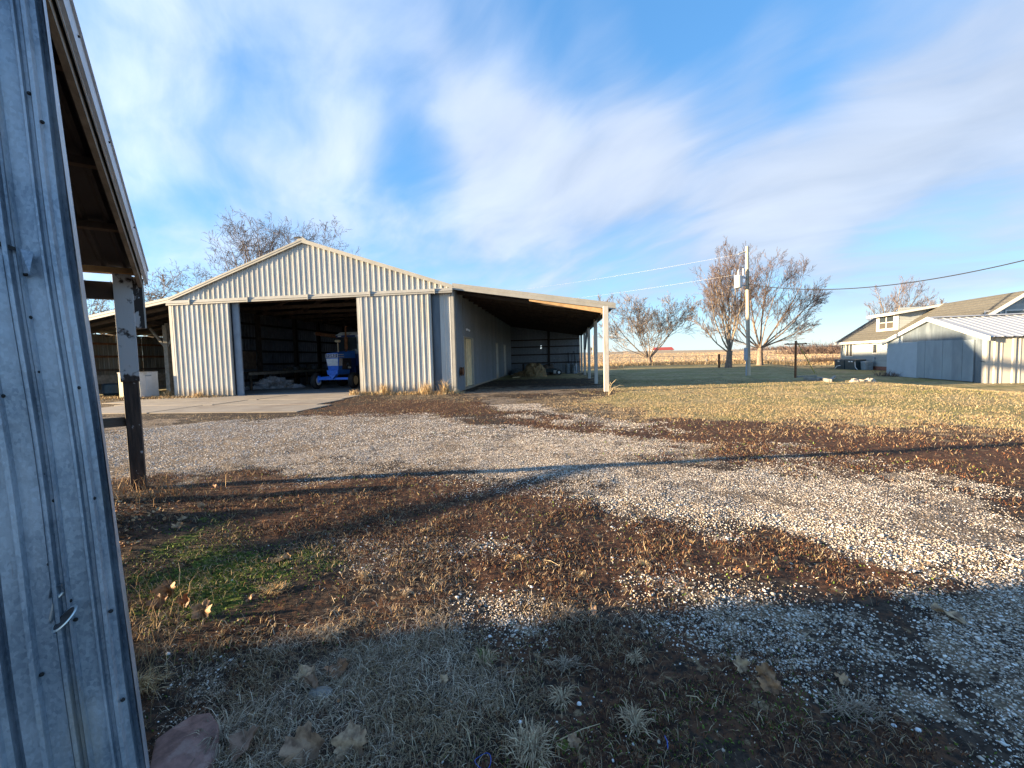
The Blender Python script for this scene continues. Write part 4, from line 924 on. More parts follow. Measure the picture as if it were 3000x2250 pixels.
binn(4.45, 5.1, -.7, -.2, .62, 'drum', 'lower grey bin at the near end of the row by the house wall', 0)
pp = MB().tube([hpt(2.4, -1.1, .28), hpt(1.9, -1.14, .22), hpt(1.7, -1.16, .02)], .035, 6).build('white_hose', 'lamp_white', None, loc=tuple(hpt(1.9, -1.1, 0))); tag(pp, 'short white hose hanging down the front of the far dark bin', 'hose')
pp = MB().tube([hpt(4.42, -1.04, .6), hpt(4.5, -1.05, .2), hpt(4.8, -1.05, .03)], .025, 6).build('white_pipe', 'lamp_white', None, loc=tuple(hpt(4.5, -1.04, 0))); tag(pp, 'thin white pipe curving to the ground beside the middle dark bin', 'pipe')

# ================================================================== TRACTOR
TX, TY = -12.72, 22.55
tr = empty('tractor', (TX, TY, .035), 'blue farm tractor with white grille and cab facing out of the open barn door', 'tractor')
def T(x, y, z): return (TX+x, TY+y, .035+z)
def tb(a, b_, nm, mt_, par=None, bevel=.02): return MB().box(T(*a), T(*b_)).build(nm, mt_, par or tr, bevel=bevel)
# hood: front slopes back towards the foot
hood = MB().hexa([T(-.37, .02, 1.72), T(.37, .02, 1.72), T(.40, 2.0, 1.72), T(-.40, 2.0, 1.72), T(-.34, .04, 2.0), T(.34, .04, 2.0), T(.38, 2.0, 2.16), T(-.38, 2.0, 2.16)]).build('hood', 'tractor_blue', tr, bevel=.035)
tb((-.375, .5, 1.10), (.375, 2.0, 1.715), 'engine', 'engine'); tb((-.385, 1.5, 1.0), (.385, 2.0, 1.72), 'side_panel', 'tractor_dark_blue')
g0 = MB().hexa([T(-.30, .12, 1.06), T(.30, .12, 1.06), T(.30, .55, 1.06), T(-.30, .55, 1.06), T(-.37, .03, 1.71), T(.37, .03, 1.71), T(.37, .55, 1.71), T(-.37, .55, 1.71)]).build('grille_housing', 'tractor_blue', tr, bevel=.015)
for i in range(5):
    z0 = 1.30+i*.08; y0 = .12-(z0-1.06)*.138; x_ = .30+(z0-1.06)*.105
    MB().hexa([T(-x_+.02, y0-.022, z0), T(x_-.02, y0-.022, z0), T(x_-.02, y0+.02, z0), T(-x_+.02, y0+.02, z0), T(-x_+.02, y0-.012, z0+.07), T(x_-.02, y0-.012, z0+.07), T(x_-.02, y0+.02, z0+.07), T(-x_+.02, y0+.02, z0+.07)]).build('grille_slat', 'tractor_white', tr)
    MB().box(T(x_, .15, z0), T(x_+.012, .52, z0+.07)).build('grille_slat', 'tractor_white', tr)
tb((-.36, .0, 1.735), (.36, .022, 1.965), 'badge_frame', 'tractor_white', bevel=.004)
bp = tb((-.33, -.006, 1.755), (.33, -.001, 1.945), 'badge_plate', 'tractor_dark_blue', bevel=0)
def lettering(txt, size, loc, rot, mt_, par, name='lettering'):
    cu = bpy.data.curves.new('txt', 'FONT'); cu.body = txt; cu.size = size; cu.align_x = 'CENTER'; cu.align_y = 'CENTER'; cu.extrude = .003; cu.space_character = 1.25
    to = bpy.data.objects.new('txt', cu); COL.objects.link(to); bpy.context.view_layer.update()
    dg = bpy.context.evaluated_depsgraph_get(); me = bpy.data.meshes.new_from_object(to.evaluated_get(dg)); bpy.data.objects.remove(to)
    me.materials.clear(); me.materials.append(MATS[mt_]); o = bpy.data.objects.new(name, me); COL.objects.link(o)
    o.rotation_euler = rot; o.parent = par; o.location = Vector(loc)-off_of(par); return o
lettering('FORD', .185, T(0, -.012, 1.85), (math.pi/2, 0, 0), 'lamp_white', tr)
for z0 in (1.78, 1.90): tb((.372, .06, z0), (.392, .62, z0+.035), 'hood_stripe', 'lamp_white', hood, 0)
lettering('7700', .0955, T(.395, .9, 1.86), (math.pi/2, 0, math.pi/2), 'engine', tr) if False else None
# front frame, axle
MB().hexa([T(-.30, .0, .80), T(.30, .0, .80), T(.30, 1.4, .80), T(-.30, 1.4, .80), T(-.34, -.02, 1.055), T(.34, -.02, 1.055), T(.34, 1.4, 1.055), T(-.34, 1.4, 1.055)]).build('front_frame', 'tractor_blue', tr, bevel=.02)
MB().add([T(-.22, -.03, .80), T(.22, -.03, .80), T(.0, -.05, .54), T(-.22, .25, .80), T(.22, .25, .80), T(.0, .25, .54)], [(0, 2, 1), (3, 4, 5), (0, 1, 4, 3), (1, 2, 5, 4), (2, 0, 3, 5)]).build('axle_bracket', 'tractor_blue', tr)
MB().box(T(-.95, .12, .50), T(.95, .30, .63)).hexa([T(-.95, .14, .63), T(-.25, .14, .63), T(-.25, .28, .63), T(-.95, .28, .63), T(-.95, .14, .66), T(-.25, .14, .72), T(-.25, .28, .72), T(-.95, .28, .66)]).build('front_axle', 'tractor_blue', tr, bevel=.015)
for sx in (-1, 1): tb((sx*.93-.05, .1, .36), (sx*.93+.05, .3, .74), 'spindle', 'tractor_blue')
def wheel(x, y, r, wd, rr, side, nm='front_wheel', rim='rim_cream', parts=True):
    e = bpy.data.objects.new(nm, None); COL.objects.link(e); e.parent = tr; e.location = (x, y, r)
    c = T(x, y, r); mb = MB(); h = wd/2
    mb._lathe(Vector(c), Vector((side, 0, 0)), [(-h*.8, rr), (-h, rr*1.15), (-h*.96, r*.86), (-h*.62, r*.97), (-h*.3, r), (-h*.26, r*.975), (h*.0-.01, r*.975), (.0, r), (h*.3, r), (h*.34, r*.975), (h*.62, r*.965), (h*.96, r*.86), (h, rr*1.15), (h*.8, rr)], 32)
    mb.build('tyre', 'rubber', e, smooth=False)
    mb = MB()._lathe(Vector(c), Vector((side, 0, 0)), [(h*.84, rr*1.02), (h*.9, rr), (h*.6, rr*.86), (h*.1, rr*.80), (h*.05, rr*.35), (h*.45, rr*.30), (h*.5, .02)], 24); mb.build('rim', rim, e)
wheel(-1.10, .21, .455, .30, .25, -1); wheel(1.12, .21, .455, .30, .25, 1)
MB()._lathe(Vector(T(-.97, .21, .455)), Vector((1, 0, 0)), [(.0, .24), (.02, .24), (.0, .20), (-.08, .18), (-.08, .02)], 24).build('inner_rim', 'tractor_white', tr)
# rear wheels, fenders, cab
wheel(-1.0, 2.95, .85, .46, .46, -1, 'rear_wheel'); wheel(1.0, 2.95, .85, .46, .46, 1, 'rear_wheel')
tb((-.45, 1.8, .7), (.45, 3.4, 1.25), 'transmission', 'tractor_dark_blue')
for sx in (-1, 1):
    mb = MB(); n = 10
    for i in range(n):
        a0, a1 = math.pi*(.12+.76*i/n), math.pi*(.12+.76*(i+1)/n); q = []
        for rr_ in (.90, .94):
            for (x_, a) in ((sx*.72, a0), (sx*1.22, a0), (sx*1.22, a1), (sx*.72, a1)): q.append(T(x_, 2.95-math.cos(a)*rr_, .85+math.sin(a)*rr_))
        mb.hexa(q)
    mb.build('fender', 'tractor_blue', tr)
    tb((sx*.72, 2.2, 1.25), (sx*.75, 3.7, 1.9), 'fender_side', 'tractor_dark_blue')
cab = tb((-.74, 2.0, 1.25), (.74, 2.05, 1.95), 'cab', 'tractor_dark_blue')
for (x_, y_) in ((-.72, 2.05), (.72, 2.05), (-.74, 2.8), (.74, 2.8), (-.72, 3.7), (.72, 3.7)): MB().beam(T(x_, y_, 1.3), T(x_*.97, y_+.02, 3.05), .07, .07).build('cab_post', 'black', cab)
tb((-.66, 2.03, 1.96), (.66, 2.045, 2.98), 'windscreen', 'glass', cab, 0); tb((-.66, 3.68, 1.5), (.66, 3.695, 2.98), 'rear_window', 'glass', cab, 0)
for sx in (-1, 1): tb((sx*.705, 2.1, 1.6), (sx*.715, 3.6, 2.98), 'side_window', 'glass', cab, 0)
tb((-.76, 1.92, 2.98), (.76, 3.8, 3.10), 'roof_band', 'tractor_dark_blue', cab)
MB().hexa([T(-.80, 1.86, 3.10), T(.80, 1.86, 3.10), T(.80, 3.85, 3.10), T(-.80, 3.85, 3.10), T(-.55, 2.1, 3.30), T(.55, 2.1, 3.30), T(.55, 3.6, 3.30), T(-.55, 3.6, 3.30)]).build('cab_roof', 'tractor_white', cab, bevel=.04)
for x_ in (-.62, .48): tb((x_, 1.90, 3.01), (x_+.2, 1.93, 3.07), 'work_light', 'lamp_white', cab, .004)
# arched light panels low in the windscreen
for (x0, x1, zh) in ((-.1, .30, .26), (.36, .70, .30)):
    mb = MB(); n = 8; top = [(x0+(x1-x0)*i/n, 1.97+zh*math.sin(math.pi*(.5*i/n if x0 < 0 else .5+.42*i/n))) for i in range(n+1)]
    vs = [T(a, 2.0, 1.97) for a, _ in top]+[T(a, 2.0, z) for a, z in top]; mb.add(vs, [(i, i+1, n+2+i, n+1+i) for i in range(n)]); mb.build('lower_window', 'galv', cab)
MB().tube([T(-.12, .95, 2.05), T(-.12, .95, 2.62)], .035, 10)._lathe(Vector(T(-.12, .95, 2.62)), Vector((0, 0, 1)), [(0, .06), (.03, .16), (.14, .17), (.17, .08)], 14).build('air_intake', 'rim_cream', tr)
MB().tube([T(.12, 1.45, 2.05), T(.12, 1.45, 2.25), T(.12, 1.45, 2.27), T(.12, 1.45, 2.95), T(.12, 1.45, 2.97), T(.12, 1.45, 3.45), T(.16, 1.47, 3.6)], [.05, .05, .10, .10, .05, .05, .045], 12).build('exhaust', 'rust', tr)
MB().tube([T(.36, .9, 1.3), T(.42, 1.0, 1.42), T(.40, 1.15, 1.30), T(.41, 1.3, 1.15)], .035, 6).build('engine_pipe', 'galv', tr); tb((.376, 1.05, 1.12), (.44, 1.3, 1.22), 'fuel_filter', 'tractor_white', None, .01)

# ================================================================== THINGS IN AND ROUND THE BARN
def blob(c, sx, sy, sz, seed, nu=40, nv=16, amp=.25, fq=2.2):
    mb = MB(); rr = random.Random(seed); N = len(mb.v)
    from mathutils import noise as mn
    for j in range(nv+1):
        ph = (j/nv)*math.pi/2
        for i in range(nu):
            th = 2*math.pi*i/nu; d = Vector((math.cos(th)*math.cos(ph), math.sin(th)*math.cos(ph), math.sin(ph)))
            k_ = 1+amp*mn.fractal(d*fq+Vector((seed, 0, 0)), .8, 2.1, 5)
            mb.v.append((c[0]+d.x*sx*k_, c[1]+d.y*sy*k_, c[2]+max(-.02, d.z**.9*sz*k_)))
    for j in range(nv):
        for i in range(nu): mb.f.append((j*nu+i, j*nu+(i+1) % nu, (j+1)*nu+(i+1) % nu, (j+1)*nu+i))
    return mb
hay = MB(); b_ = blob((-2.1, 33.6, 0), .95, .85, 1.05, 4, amp=.16, fq=3); hay.v, hay.f = b_.v, b_.f
h_ = hay.build('hay_pile', 'hay', None, loc=(-2.1, 33.6, 0)); tag(h_, 'rounded pile of brown hay on the ground under the right lean-to', 'hay pile')
b_ = blob((-3.0, 33.8, 0), .9, .8, .42, 9, amp=.3, fq=3).build('hay_heap', 'hay', None, loc=(-3.0, 33.8, 0)); tag(b_, 'low slumped heap of hay on the left flank of the rounded hay pile', 'hay pile')
tp = blob((-17.6, 24.4, .035), 1.15, .7, .62, 12, 60, 26, .42, 2.6)
o = tp.build('tarp', 'tarp', None, loc=(-17.6, 24.4, .035)); tag(o, 'crumpled grey white tarp heaped on the barn floor left of the tractor', 'tarp')
tp = blob((-16.4, 24.2, .035), .8, .4, .22, 15, 50, 14, .5, 3.2); tp.build('tarp_tail', 'tarp', o)
tp = blob((-18.3, 23.4, .035), .55, .4, .16, 18, 50, 12, .5, 3.2); tp.build('tarp_tail', 'tarp', o)
# workbench along the left wall with cans and jars
wb = empty('workbench', (-18.1, 28, .035), 'long dark wooden workbench along the inner left wall of the barn', 'workbench')
for k_ in range(3): MB().box((-18.6+k_*.32, 22.3, 1.02), (-18.3+k_*.32, 33.4, 1.09)).build('bench_board', 'old_wood', wb)
MB().box((-17.62, 22.3, .90), (-17.58, 33.4, 1.06)).build('apron_board', 'grey_wood', wb)
for yy in (22.5, 25.2, 27.9, 30.6, 33.2):
    for xx in (-18.55, -17.7): MB().box((xx, yy-.05, .035), (xx+.1, yy+.05, 1.02)).build('leg', 'old_wood', wb)
cans = [(25.9, .16, .14), (26.25, .12, .22), (26.5, .12, .2), (26.95, .2, .18), (27.4, .11, .24), (27.9, .18, .12), (28.6, .15, .3), (29.15, .2, .2), (29.7, .14, .16)]
clab = ['squat grey tin at the near end of the row on the workbench', 'tall pale can second in the row on the workbench', 'pale can third in the row on the workbench', 'wide low tin fourth in the row on the workbench', 'slim tall can fifth in the row on the workbench', 'flat grey tin sixth in the row on the workbench', 'largest white bucket on the workbench', 'grey pail just beyond the white bucket on the workbench', 'small last tin at the far end of the workbench row']
for (yy, r_, h_), lb in zip(cans, clab):
    c = MB()._lathe(Vector((-17.85, yy, 1.09)), Vector((0, 0, 1)), [(0, r_*.9), (h_, r_), (h_+.008, r_), (h_+.008, r_*.9), (h_-.01, r_*.88)], 14).build('can', 'blind' if r_ != .2 else 'galv', None, loc=(-17.85, yy, 1.09)); tag(c, lb, 'can', 'cans and tins standing on the workbench')
for i, yy in enumerate((31.0, 31.5, 32.1, 32.6, 33.1)):
    c = MB()._lathe(Vector((-17.4, yy, .95)), Vector((.8, -.6, 0)).normalized(), [(0, .22), (.05, .25), (.2, .25), (.2, .18), (.06, .16)], 18).build('spare_pulley', 'drum', None, loc=(-17.4, yy, .95)); tag(c, ('nearest', 'second', 'middle', 'fourth', 'farthest')[i]+' grey steel pulley of the row on the bench edge left of the tractor', 'pulley', 'row of pulleys on the bench edge')
au = empty('auger_tube', (-14, 26, 3.1), 'long rusty auger tube hung level in the barn left of the tractor exhaust', 'auger')
a0, a1 = Vector(atY(925, 977, 25.2)), Vector(atY(1003, 988, 25.6)); a2 = a1+(a1-a0)*.55
MB().tube([a0, a1, a2], .11, 12).build('tube', 'rust', au); MB().tube([a0-(a1-a0).normalized()*.12, a0], [.03, .1], 10).build('tube_tip', 'galv', au)
for f_ in (.3, 1.1):
    q = a0.lerp(a1, f_); MB().tube([q+Vector((0, 0, .1)), (q.x, q.y, 4.6)], .012, 5).build('hanging_chain', 'black', au)
# white chest appliance in the left lean-to
fz = empty('chest_freezer', (-20.0, 19.4, 0), 'white dented chest freezer standing on end at the mouth of the left lean-to', 'freezer')
c0 = gp(413, 1168); c1_ = gp(467, 1163); dd_ = Vector((c1_-c0)); dd_.z = 0; dn = Vector((-dd_.y, dd_.x, 0)).normalized(); c0 = Vector((c0[0], c0[1], .03))
def fb(a0_, a1_, b0, b1, z0, z1, nm, mt_, bv=.01):
    q = [c0+dd_*a+dn*b_+Vector((0, 0, z)) for z in (z0, z1) for (a, b_) in ((a0_, b0), (a1_, b0), (a1_, b1), (a0_, b1))]
    return MB().hexa(q).build(nm, mt_, fz, bevel=bv)
fb(0, 1, .012, 1.3, 0, 1.22, 'body', 'appliance_side'); fb(0, 1, 0, .011, .0, 1.22, 'door', 'appliance', .004)
fb(.33, .64, -.02, -.001, .40, 1.06, 'door_panel', 'appliance', .006); fb(.28, .62, -.03, -.021, 1.04, 1.10, 'handle', 'drum', .003); fb(-.02, 1.02, -.01, 1.32, 1.221, 1.25, 'lid', 'appliance', .006); fb(1.001, 1.004, .05, 1.28, .62, 1.18, 'side_panel', 'galv', 0)
c = MB()._lathe(Vector((-24.6, 21.0, .05)), Vector((0, 0, 1)), [(0, .55), (.1, .62), (.55, .58), (.62, .5)], 22).build('dark_tank', 'bin_green', None, loc=(-24.6, 21.0, .05)); tag(c, 'low dark round tank on the ground beneath the left lean-to roof', 'tank')
c = MB().hexa([(-20.2+a*.9, 21.2+b_*1.1, z) for z in (.02, .75) for a, b_ in ((0, 0), (1, 0), (1, 1), (0, 1))]).build('black_crate', 'black', None, loc=(-19.7, 21.7, 0)); tag(c, 'black crate in the shade between the white freezer and the barn', 'crate')
# under the right lean-to: drums, boards, cart, mower, table
for i, (px, lb) in enumerate(((1665, 'blue grey drum left of the pair by the far lean-to wall'), (1682, 'blue grey drum right of the pair by the far lean-to wall'))):
    p = gp(px, 1094); e = empty('oil_drum', (p[0], p[1], 0), lb, 'drum', 'pair of drums under the lean-to')
    MB()._lathe(Vector((p[0], p[1], 0)), Vector((0, 0, 1)), [(0, .27), (.28, .27), (.29, .285), (.31, .285), (.32, .27), (.58, .27), (.59, .285), (.61, .285), (.62, .27), (.87, .27)], 22).build('body', 'drum', e)
    MB()._lathe(Vector((p[0], p[1], .871)), Vector((0, 0, 1)), [(0, .285), (.02, .285), (.02, .25), (.005, .245)], 22).build('rim', 'drum', e)
bd = [((1668, 1094), (1664, 1034), .30, 'dark board leaning leftmost of the stack against the far lean-to wall'), ((1674, 1094), (1676, 1036), .12, 'narrow dark board second in the stack by the drums'), ((1688, 1095), (1681, 1030), .14, 'longest dark board leaning behind the right drum'), ((1696, 1093), (1685, 1038), .10, 'slanting pale board leaning outermost beside the right drum')]
for (b0, t0, w_, lb) in bd:
    a = Vector(gp(*b0)); q = Vector(atY(t0[0], t0[1], a.y+1.2)); o = MB().beam(a, q, w_, .05, (1, 0, 0)).build('leaning_board', 'dark_wood' if 'pale' not in lb else 'grey_wood', None, loc=tuple(a)); tag(o, lb, 'board', 'boards leaning by the drums')
for (px, lb) in ((1641, 'rusty metal sheet leaning left of the blue grey drums'), (1651, 'brown board panel between the rusty sheet and the drums')):
    a = Vector(gp(px, 1092)); o = MB().beam(a, (a.x, a.y+.7, .85), .42, .03, (1, 0, 0)).build('rusty_sheet' if px < 1645 else 'board_sheet', 'rust' if px < 1645 else 'old_wood', None, loc=tuple(a)); tag(o, lb, 'panel', 'panels leaning by the drums')
for (px, lb) in ((1632, 'rake handle leaning on the lean-to wall nearest the hay'), (1640, 'second long handle leaning on the lean-to wall'), (1647, 'hoe handle leaning closest to the drums')):
    a = Vector(gp(px, 1088)); q = Vector(atY(px-8, 1050, YB-.15)); o = MB().tube([a, q], .025, 6).build('tool_handle', 'grey_wood', None, loc=tuple(a)); tag(o, lb, 'tool handle', 'long handled tools on the wall')
ct = empty('garden_cart', tuple(gp(1632, 1099)), 'small dark garden cart with one white hubbed wheel under the lean-to', 'cart'); cp = Vector(gp(1632, 1099))
MB().hexa([tuple(cp+Vector((x_, y_, z))) for z, k_ in ((.25, .8), (.55, 1.0)) for x_, y_ in ((-.75*k_-.3, 0), (-.3+.3*k_, 0), (-.3+.3*k_, .7), (-.75*k_-.3, .7))]).build('tray', 'bin_green', ct)
for x_ in (.16,):
    MB()._lathe(cp+Vector((x_, -.1, .24)), Vector((0.3, -1, 0)).normalized(), [(-.05, .13), (-.05, .23), (.05, .23), (.05, .13)], 20).build('tyre', 'rubber', ct); MB()._lathe(cp+Vector((x_, -.1, .24)), Vector((.3, -1, 0)).normalized(), [(.03, .13), (.055, .1), (.055, .02)], 16).build('hub', 'lamp_white', ct)
MB().box(tuple(cp+Vector((-.28, -.12, .15))), tuple(cp+Vector((0, -.05, .42)))).build('front_plate', 'appliance', ct); MB().tube([cp+Vector((-.9, 0, .5)), cp+Vector((-1.3, -.1, .1)), cp+Vector((-.6, -.1, .12))], .025, 6).build('frame', 'galv', ct)
mw = empty('old_mower', tuple(gp(1607, 1097)), 'low black mower parked right of the hay pile in deep shade', 'mower'); mp = Vector(gp(1607, 1097))
MB()._lathe(mp+Vector((0, .3, .12)), Vector((0, 0, 1)), [(0, .55), (.12, .58), (.2, .45), (.3, .22), (.5, .2), (.52, .1)], 20).build('deck', 'black', mw); MB().tube([mp+Vector((.2, .7, .3)), mp+Vector((.55, 1.4, 1.0)), mp+Vector((-.05, 1.4, 1.0)), mp+Vector((-.2, .7, .3))], .02, 6).build('handle', 'black', mw)
for x_ in (-.5, .5): MB()._lathe(mp+Vector((x_, .05, .14)), Vector((1, 0, 0)), [(-.04, .14), (.04, .14)], 14).build('wheel', 'rubber', mw)
tb_ = empty('dark_table', (-2.1, 37.2, 0), 'dark wooden table standing behind the hay pile under the lean-to', 'table')
MB().box((-3.4, 36.8, .98), (-.9, 37.8, 1.05)).build('table_top', 'dark_wood', tb_)
for (x_, y_) in ((-3.3, 36.9), (-1.0, 36.9), (-3.3, 37.7), (-1.0, 37.7)): MB().box((x_-.05, y_-.05, 0), (x_+.05, y_+.05, .98)).build('leg', 'dark_wood', tb_)
o = blob((-1.3, 37.0, 0), .9, .6, .9, 31, amp=.3).build('brush_bundle', 'old_wood', None, loc=(-1.3, 37.0, 0)); tag(o, 'dark heap of old branches under the table behind the hay', 'brush')
o = blob((-4.0, 37.6, 0), .6, .5, .5, 33, amp=.3).build('feed_sack', 'garage_galv', None, loc=(-4.0, 37.6, 0)); tag(o, 'slumped grey sack beside the barn wall beyond the hay', 'sack')
o = MB().beam(gp(1502, 1106, .04), gp(1536, 1103, .04), .12, .05).build('loose_plank', 'pale_wood', None, loc=tuple(gp(1520, 1105))); tag(o, 'pale plank lying flat on the lean-to floor left of the hay', 'plank')
bs = empty('post_block', tuple(gp(1795, 1158)), 'thin bent straw coloured stalks beside the first white porch post', 'dry weed')
pw = Vector(gp(1782, 1158)); bs.location = pw; bs.name = 'dry_weed'
for (dx, dz, bx) in ((.3, .6, .1), (.45, .38, .3), (.25, .35, .2), (.1, .5, -.1)): MB().tube([pw, pw+Vector((dx*.4, 0, dz*.7)), pw+Vector((dx, 0, dz)), pw+Vector((dx+bx*.5, 0, dz-.04))], [.009, .008, .006, .003], 5).build('stalk', 'pale_wood', bs)

# ================================================================== POLES, WIRES, CLOTHESLINE, FENCE
pl = Vector((12.09, 29.32, 0)); pt = Vector((11.93, 29.32, 8.25))
po = empty('power_pole', pl, 'tall weathered wooden power pole carrying a white transformer', 'power pole')
MB().tube([pl-Vector((0, 0, .3)), pl.lerp(pt, .5), pt], [.125, .112, .095], 14).build('pole', 'pole_wood', po)
MB().tube([pl+Vector((-.02, -.125, 1.2)), pt+Vector((.05, -.105, -1.4))], .012, 4).build('ground_wire', 'wire_black', po)
trp = pt+Vector((-.58, -.15, -2.62))
MB()._lathe(trp, Vector((0, 0, 1)), [(0, .20), (.03, .23), (.76, .23), (.80, .20), (.82, .1)], 20).build('transformer', 'transformer', po)
MB()._lathe(trp+Vector((.02, 0, .8)), Vector((0, 0, 1)), [(0, .05), (.08, .07), (.1, .045), (.18, .065), (.2, .04), (.28, .05), (.36, .02)], 12).build('bushing', 'transformer', po)
MB()._lathe(trp+Vector((.30, 0, .7)), Vector((0, 0, 1)), [(0, .04), (.1, .05), (.5, .05), (.52, .03)], 10).build('lightning_arrester', 'transformer', po)
for dz in (.12, .6): MB().box(trp+Vector((.2, -.05, dz)), trp+Vector((.52, .05, dz+.06))).build('bracket', 'meter_grey', po)
MB().tube([pt+Vector((-.5, 0, -.45)), pt+Vector((-.1, 0, -.3))], [.05, .05], 8).build('insulator', 'meter_grey', po)
MB().box(pl+Vector((-.27, -.12, 1.0)), pl+Vector((-.11, .08, 1.8))).build('meter_box', 'meter_grey', po); MB().tube([pl+Vector((-.18, -.08, 0)), pl+Vector((-.18, -.08, 1.0))], .04, 8).build('conduit', 'meter_grey', po)
def wire(nm, a, b_, sag, r_, mt_, lab, cat='power line', n=24):
    a, b_ = Vector(a), Vector(b_); pts = [a.lerp(b_, i/n)-Vector((0, 0, sag*4*(i/n)*(1-i/n))) for i in range(n+1)]
    o = MB().tube(pts, r_, 5).build(nm, mt_, None, loc=tuple(a)); tag(o, lab, cat); return o
def atR(px, py, R): d = ray(px, py); t_ = R/math.hypot(d[0], d[1]); return CAM+d*t_
wire('power_line', pt+Vector((-.5, 0, -.45)), atR(1290, 868, 62), .5, .005, 'wire_white', 'upper sunlit wire running left from the insulator at the pole top')
wire('power_line', trp+Vector((-.2, 0, .85)), atR(1290, 905, 62), .5, .005, 'wire_white', 'lower sunlit wire running left from the pole transformer')
wa_ = pt+Vector((0, 0, -2.35))
o = wire('service_wire', wa_, atR(3060, 748, 26), .75, .022, 'wire_black', 'twisted black service wire sagging right from the pole over the garage', n=60)
gy = Vector(gpt_(2387, 1093)); gt = pt+Vector((.1, 0, -.6))
gg = empty('guy_wire', gy, 'slanting guy wire with a yellow sleeve anchored in the lawn', 'guy wire')
MB().tube([gt, gy], .008, 5).build('cable', 'wire_white', gg); MB().tube([gt.lerp(gy, .70), gy], .03, 8).build('yellow_sleeve', 'wire_yellow', gg)
cl = Vector(gpt_(2330, 1107)); cz = empty('clothesline_post', cl, 'rusty T shaped clothesline post standing on the shaded lawn', 'clothesline post')
rt = Vector((RT[0], RT[1], 0)).normalized()
MB().tube([cl, cl+Vector((0, 0, 2.08))], .06, 10).build('upright', 'rust', cz); MB().beam(cl-rt*.62+Vector((0, 0, 1.9)), cl+rt*.60+Vector((0, 0, 1.9)), .06, .07).build('crossbar', 'rust', cz)
for sg in (-1, 1): MB().tube([cl+rt*sg*.40+Vector((0, 0, 1.87)), cl+Vector((0, 0, 1.15))], .012, 5).build('strut', 'galv', cz)
for sg, lb in ((-.5, 'clothes wire from the left end of the T post towards the house'), (.5, 'clothes wire from the right end of the T post towards the house')):
    wire('clothes_wire', cl+rt*sg+Vector((0, 0, 1.95)), hpt(3.5, -.3, 2.0)+hw*sg, .25, .011, 'wire_black', lb, 'clothesline')
# raised bed of timbers and loose stones
rb = empty('timber_bed', tuple(gpt_(2400, 1115)), 'low grey timber garden bed edging on the shaded lawn', 'garden bed')
for (a, b_, h_) in (((2358, 1112), (2400, 1116), .13), ((2394, 1112), (2432, 1120), .15), ((2335, 1106), (2390, 1104), .1), ((2432, 1120), (2446, 1106), .13)):
    q0, q1 = Vector(gpt_(*a)), Vector(gpt_(*b_)); q0.z += h_/2; q1.z += h_/2; MB().beam(q0, q1, .12, h_).build('timber', 'grey_wood', rb)
for i, (px, py, r_, lb) in enumerate(((2504, 1119, .17, 'tan field stone leftmost of three at the bed edge'), (2522, 1118, .12, 'smaller tan field stone in the middle of three'), (2547, 1119, .2, 'largest tan field stone nearest the garage corner'))):
    p = gpt_(px, py); o = blob((p[0], p[1], p[2]-.02), r_*1.3, r_, r_, 40+i, 14, 6, .3).build('field_stone', 'rock', None, loc=tuple(p)); tag(o, lb, 'stone', 'stones beside the garden bed')
# chain link fence line behind the trees
fe = empty('chain_link_fence', tuple(gp(2000, 1066.5)), 'low chain link fence with thin posts between the lawn and the straw field', 'fence')
def fpt(px): # fence line
    d = ray(px, 1066); t_ = 66.0/(d[1]+.10*d[0]); q = CAM+d*t_; q[2] = terr(q[0], q[1]); return Vector(q)
pxs = [1640, 1700, 1762, 1785, 1848, 1912, 1974, 2040, 2075, 2120, 2182, 2245, 2300, 2388, 2440, 2500]
FP = [fpt(x_) for x_ in pxs]
for q in FP: MB().tube([q, q+Vector((0, 0, 1.2))], .035, 6).build('fence_post', 'rust' if random.random() < .5 else 'galv', fe)
MB().tube([q+Vector((0, 0, 1.18)) for q in FP], .022, 5).build('top_rail', 'galv', fe); MB().tube([q+Vector((0, 0, .12)) for q in FP], .01, 4).build('bottom_wire', 'galv', fe)
mb = MB()
for a, b_ in zip(FP, FP[1:]):
    L_ = (b_-a).length; n = int(L_/.22)
    for i in range(n):
        p = a.lerp(b_, i/n); q = a.lerp(b_, min(1, (i+4.8)/n))
        mb.tube([p+Vector((0, 0, .05)), q+Vector((0, 0, 1.16))], .0035, 3, False); mb.tube([q+Vector((0, 0, .05)), p+Vector((0, 0, 1.16))], .0035, 3, False)
o = mb.build('wire_mesh', 'galv', fe); o['kind'] = 'stuff'
q = Vector(gp(2106.5, 1077)); e = MB().tube([q-Vector((0, 0, .2)), q+Vector((0, 0, 1.42))], .11, 10).build('corner_post', 'rust', None, loc=tuple(q)); tag(e, 'thick rusty post standing alone left of the twin trunk tree', 'post')
q = Vector(gp(2070, 1067)); e = MB().tube([q-Vector((0, 0, .2)), q+Vector((0, 0, .75))], .10, 10).build('stub_post', 'grey_wood', None, loc=tuple(q)); tag(e, 'short grey stub post just in front of the chain link fence', 'post')
q = atR(1738, 1040, 190); e = MB().tube([(q[0], q[1], terr(q[0], q[1])), (q[0], q[1], 10.5)], [.3, .2], 8).build('far_power_pole', 'pole_wood', None, loc=(q[0], q[1], 0)); tag(e, 'distant wooden power pole in the straw field seen between porch posts', 'power pole')
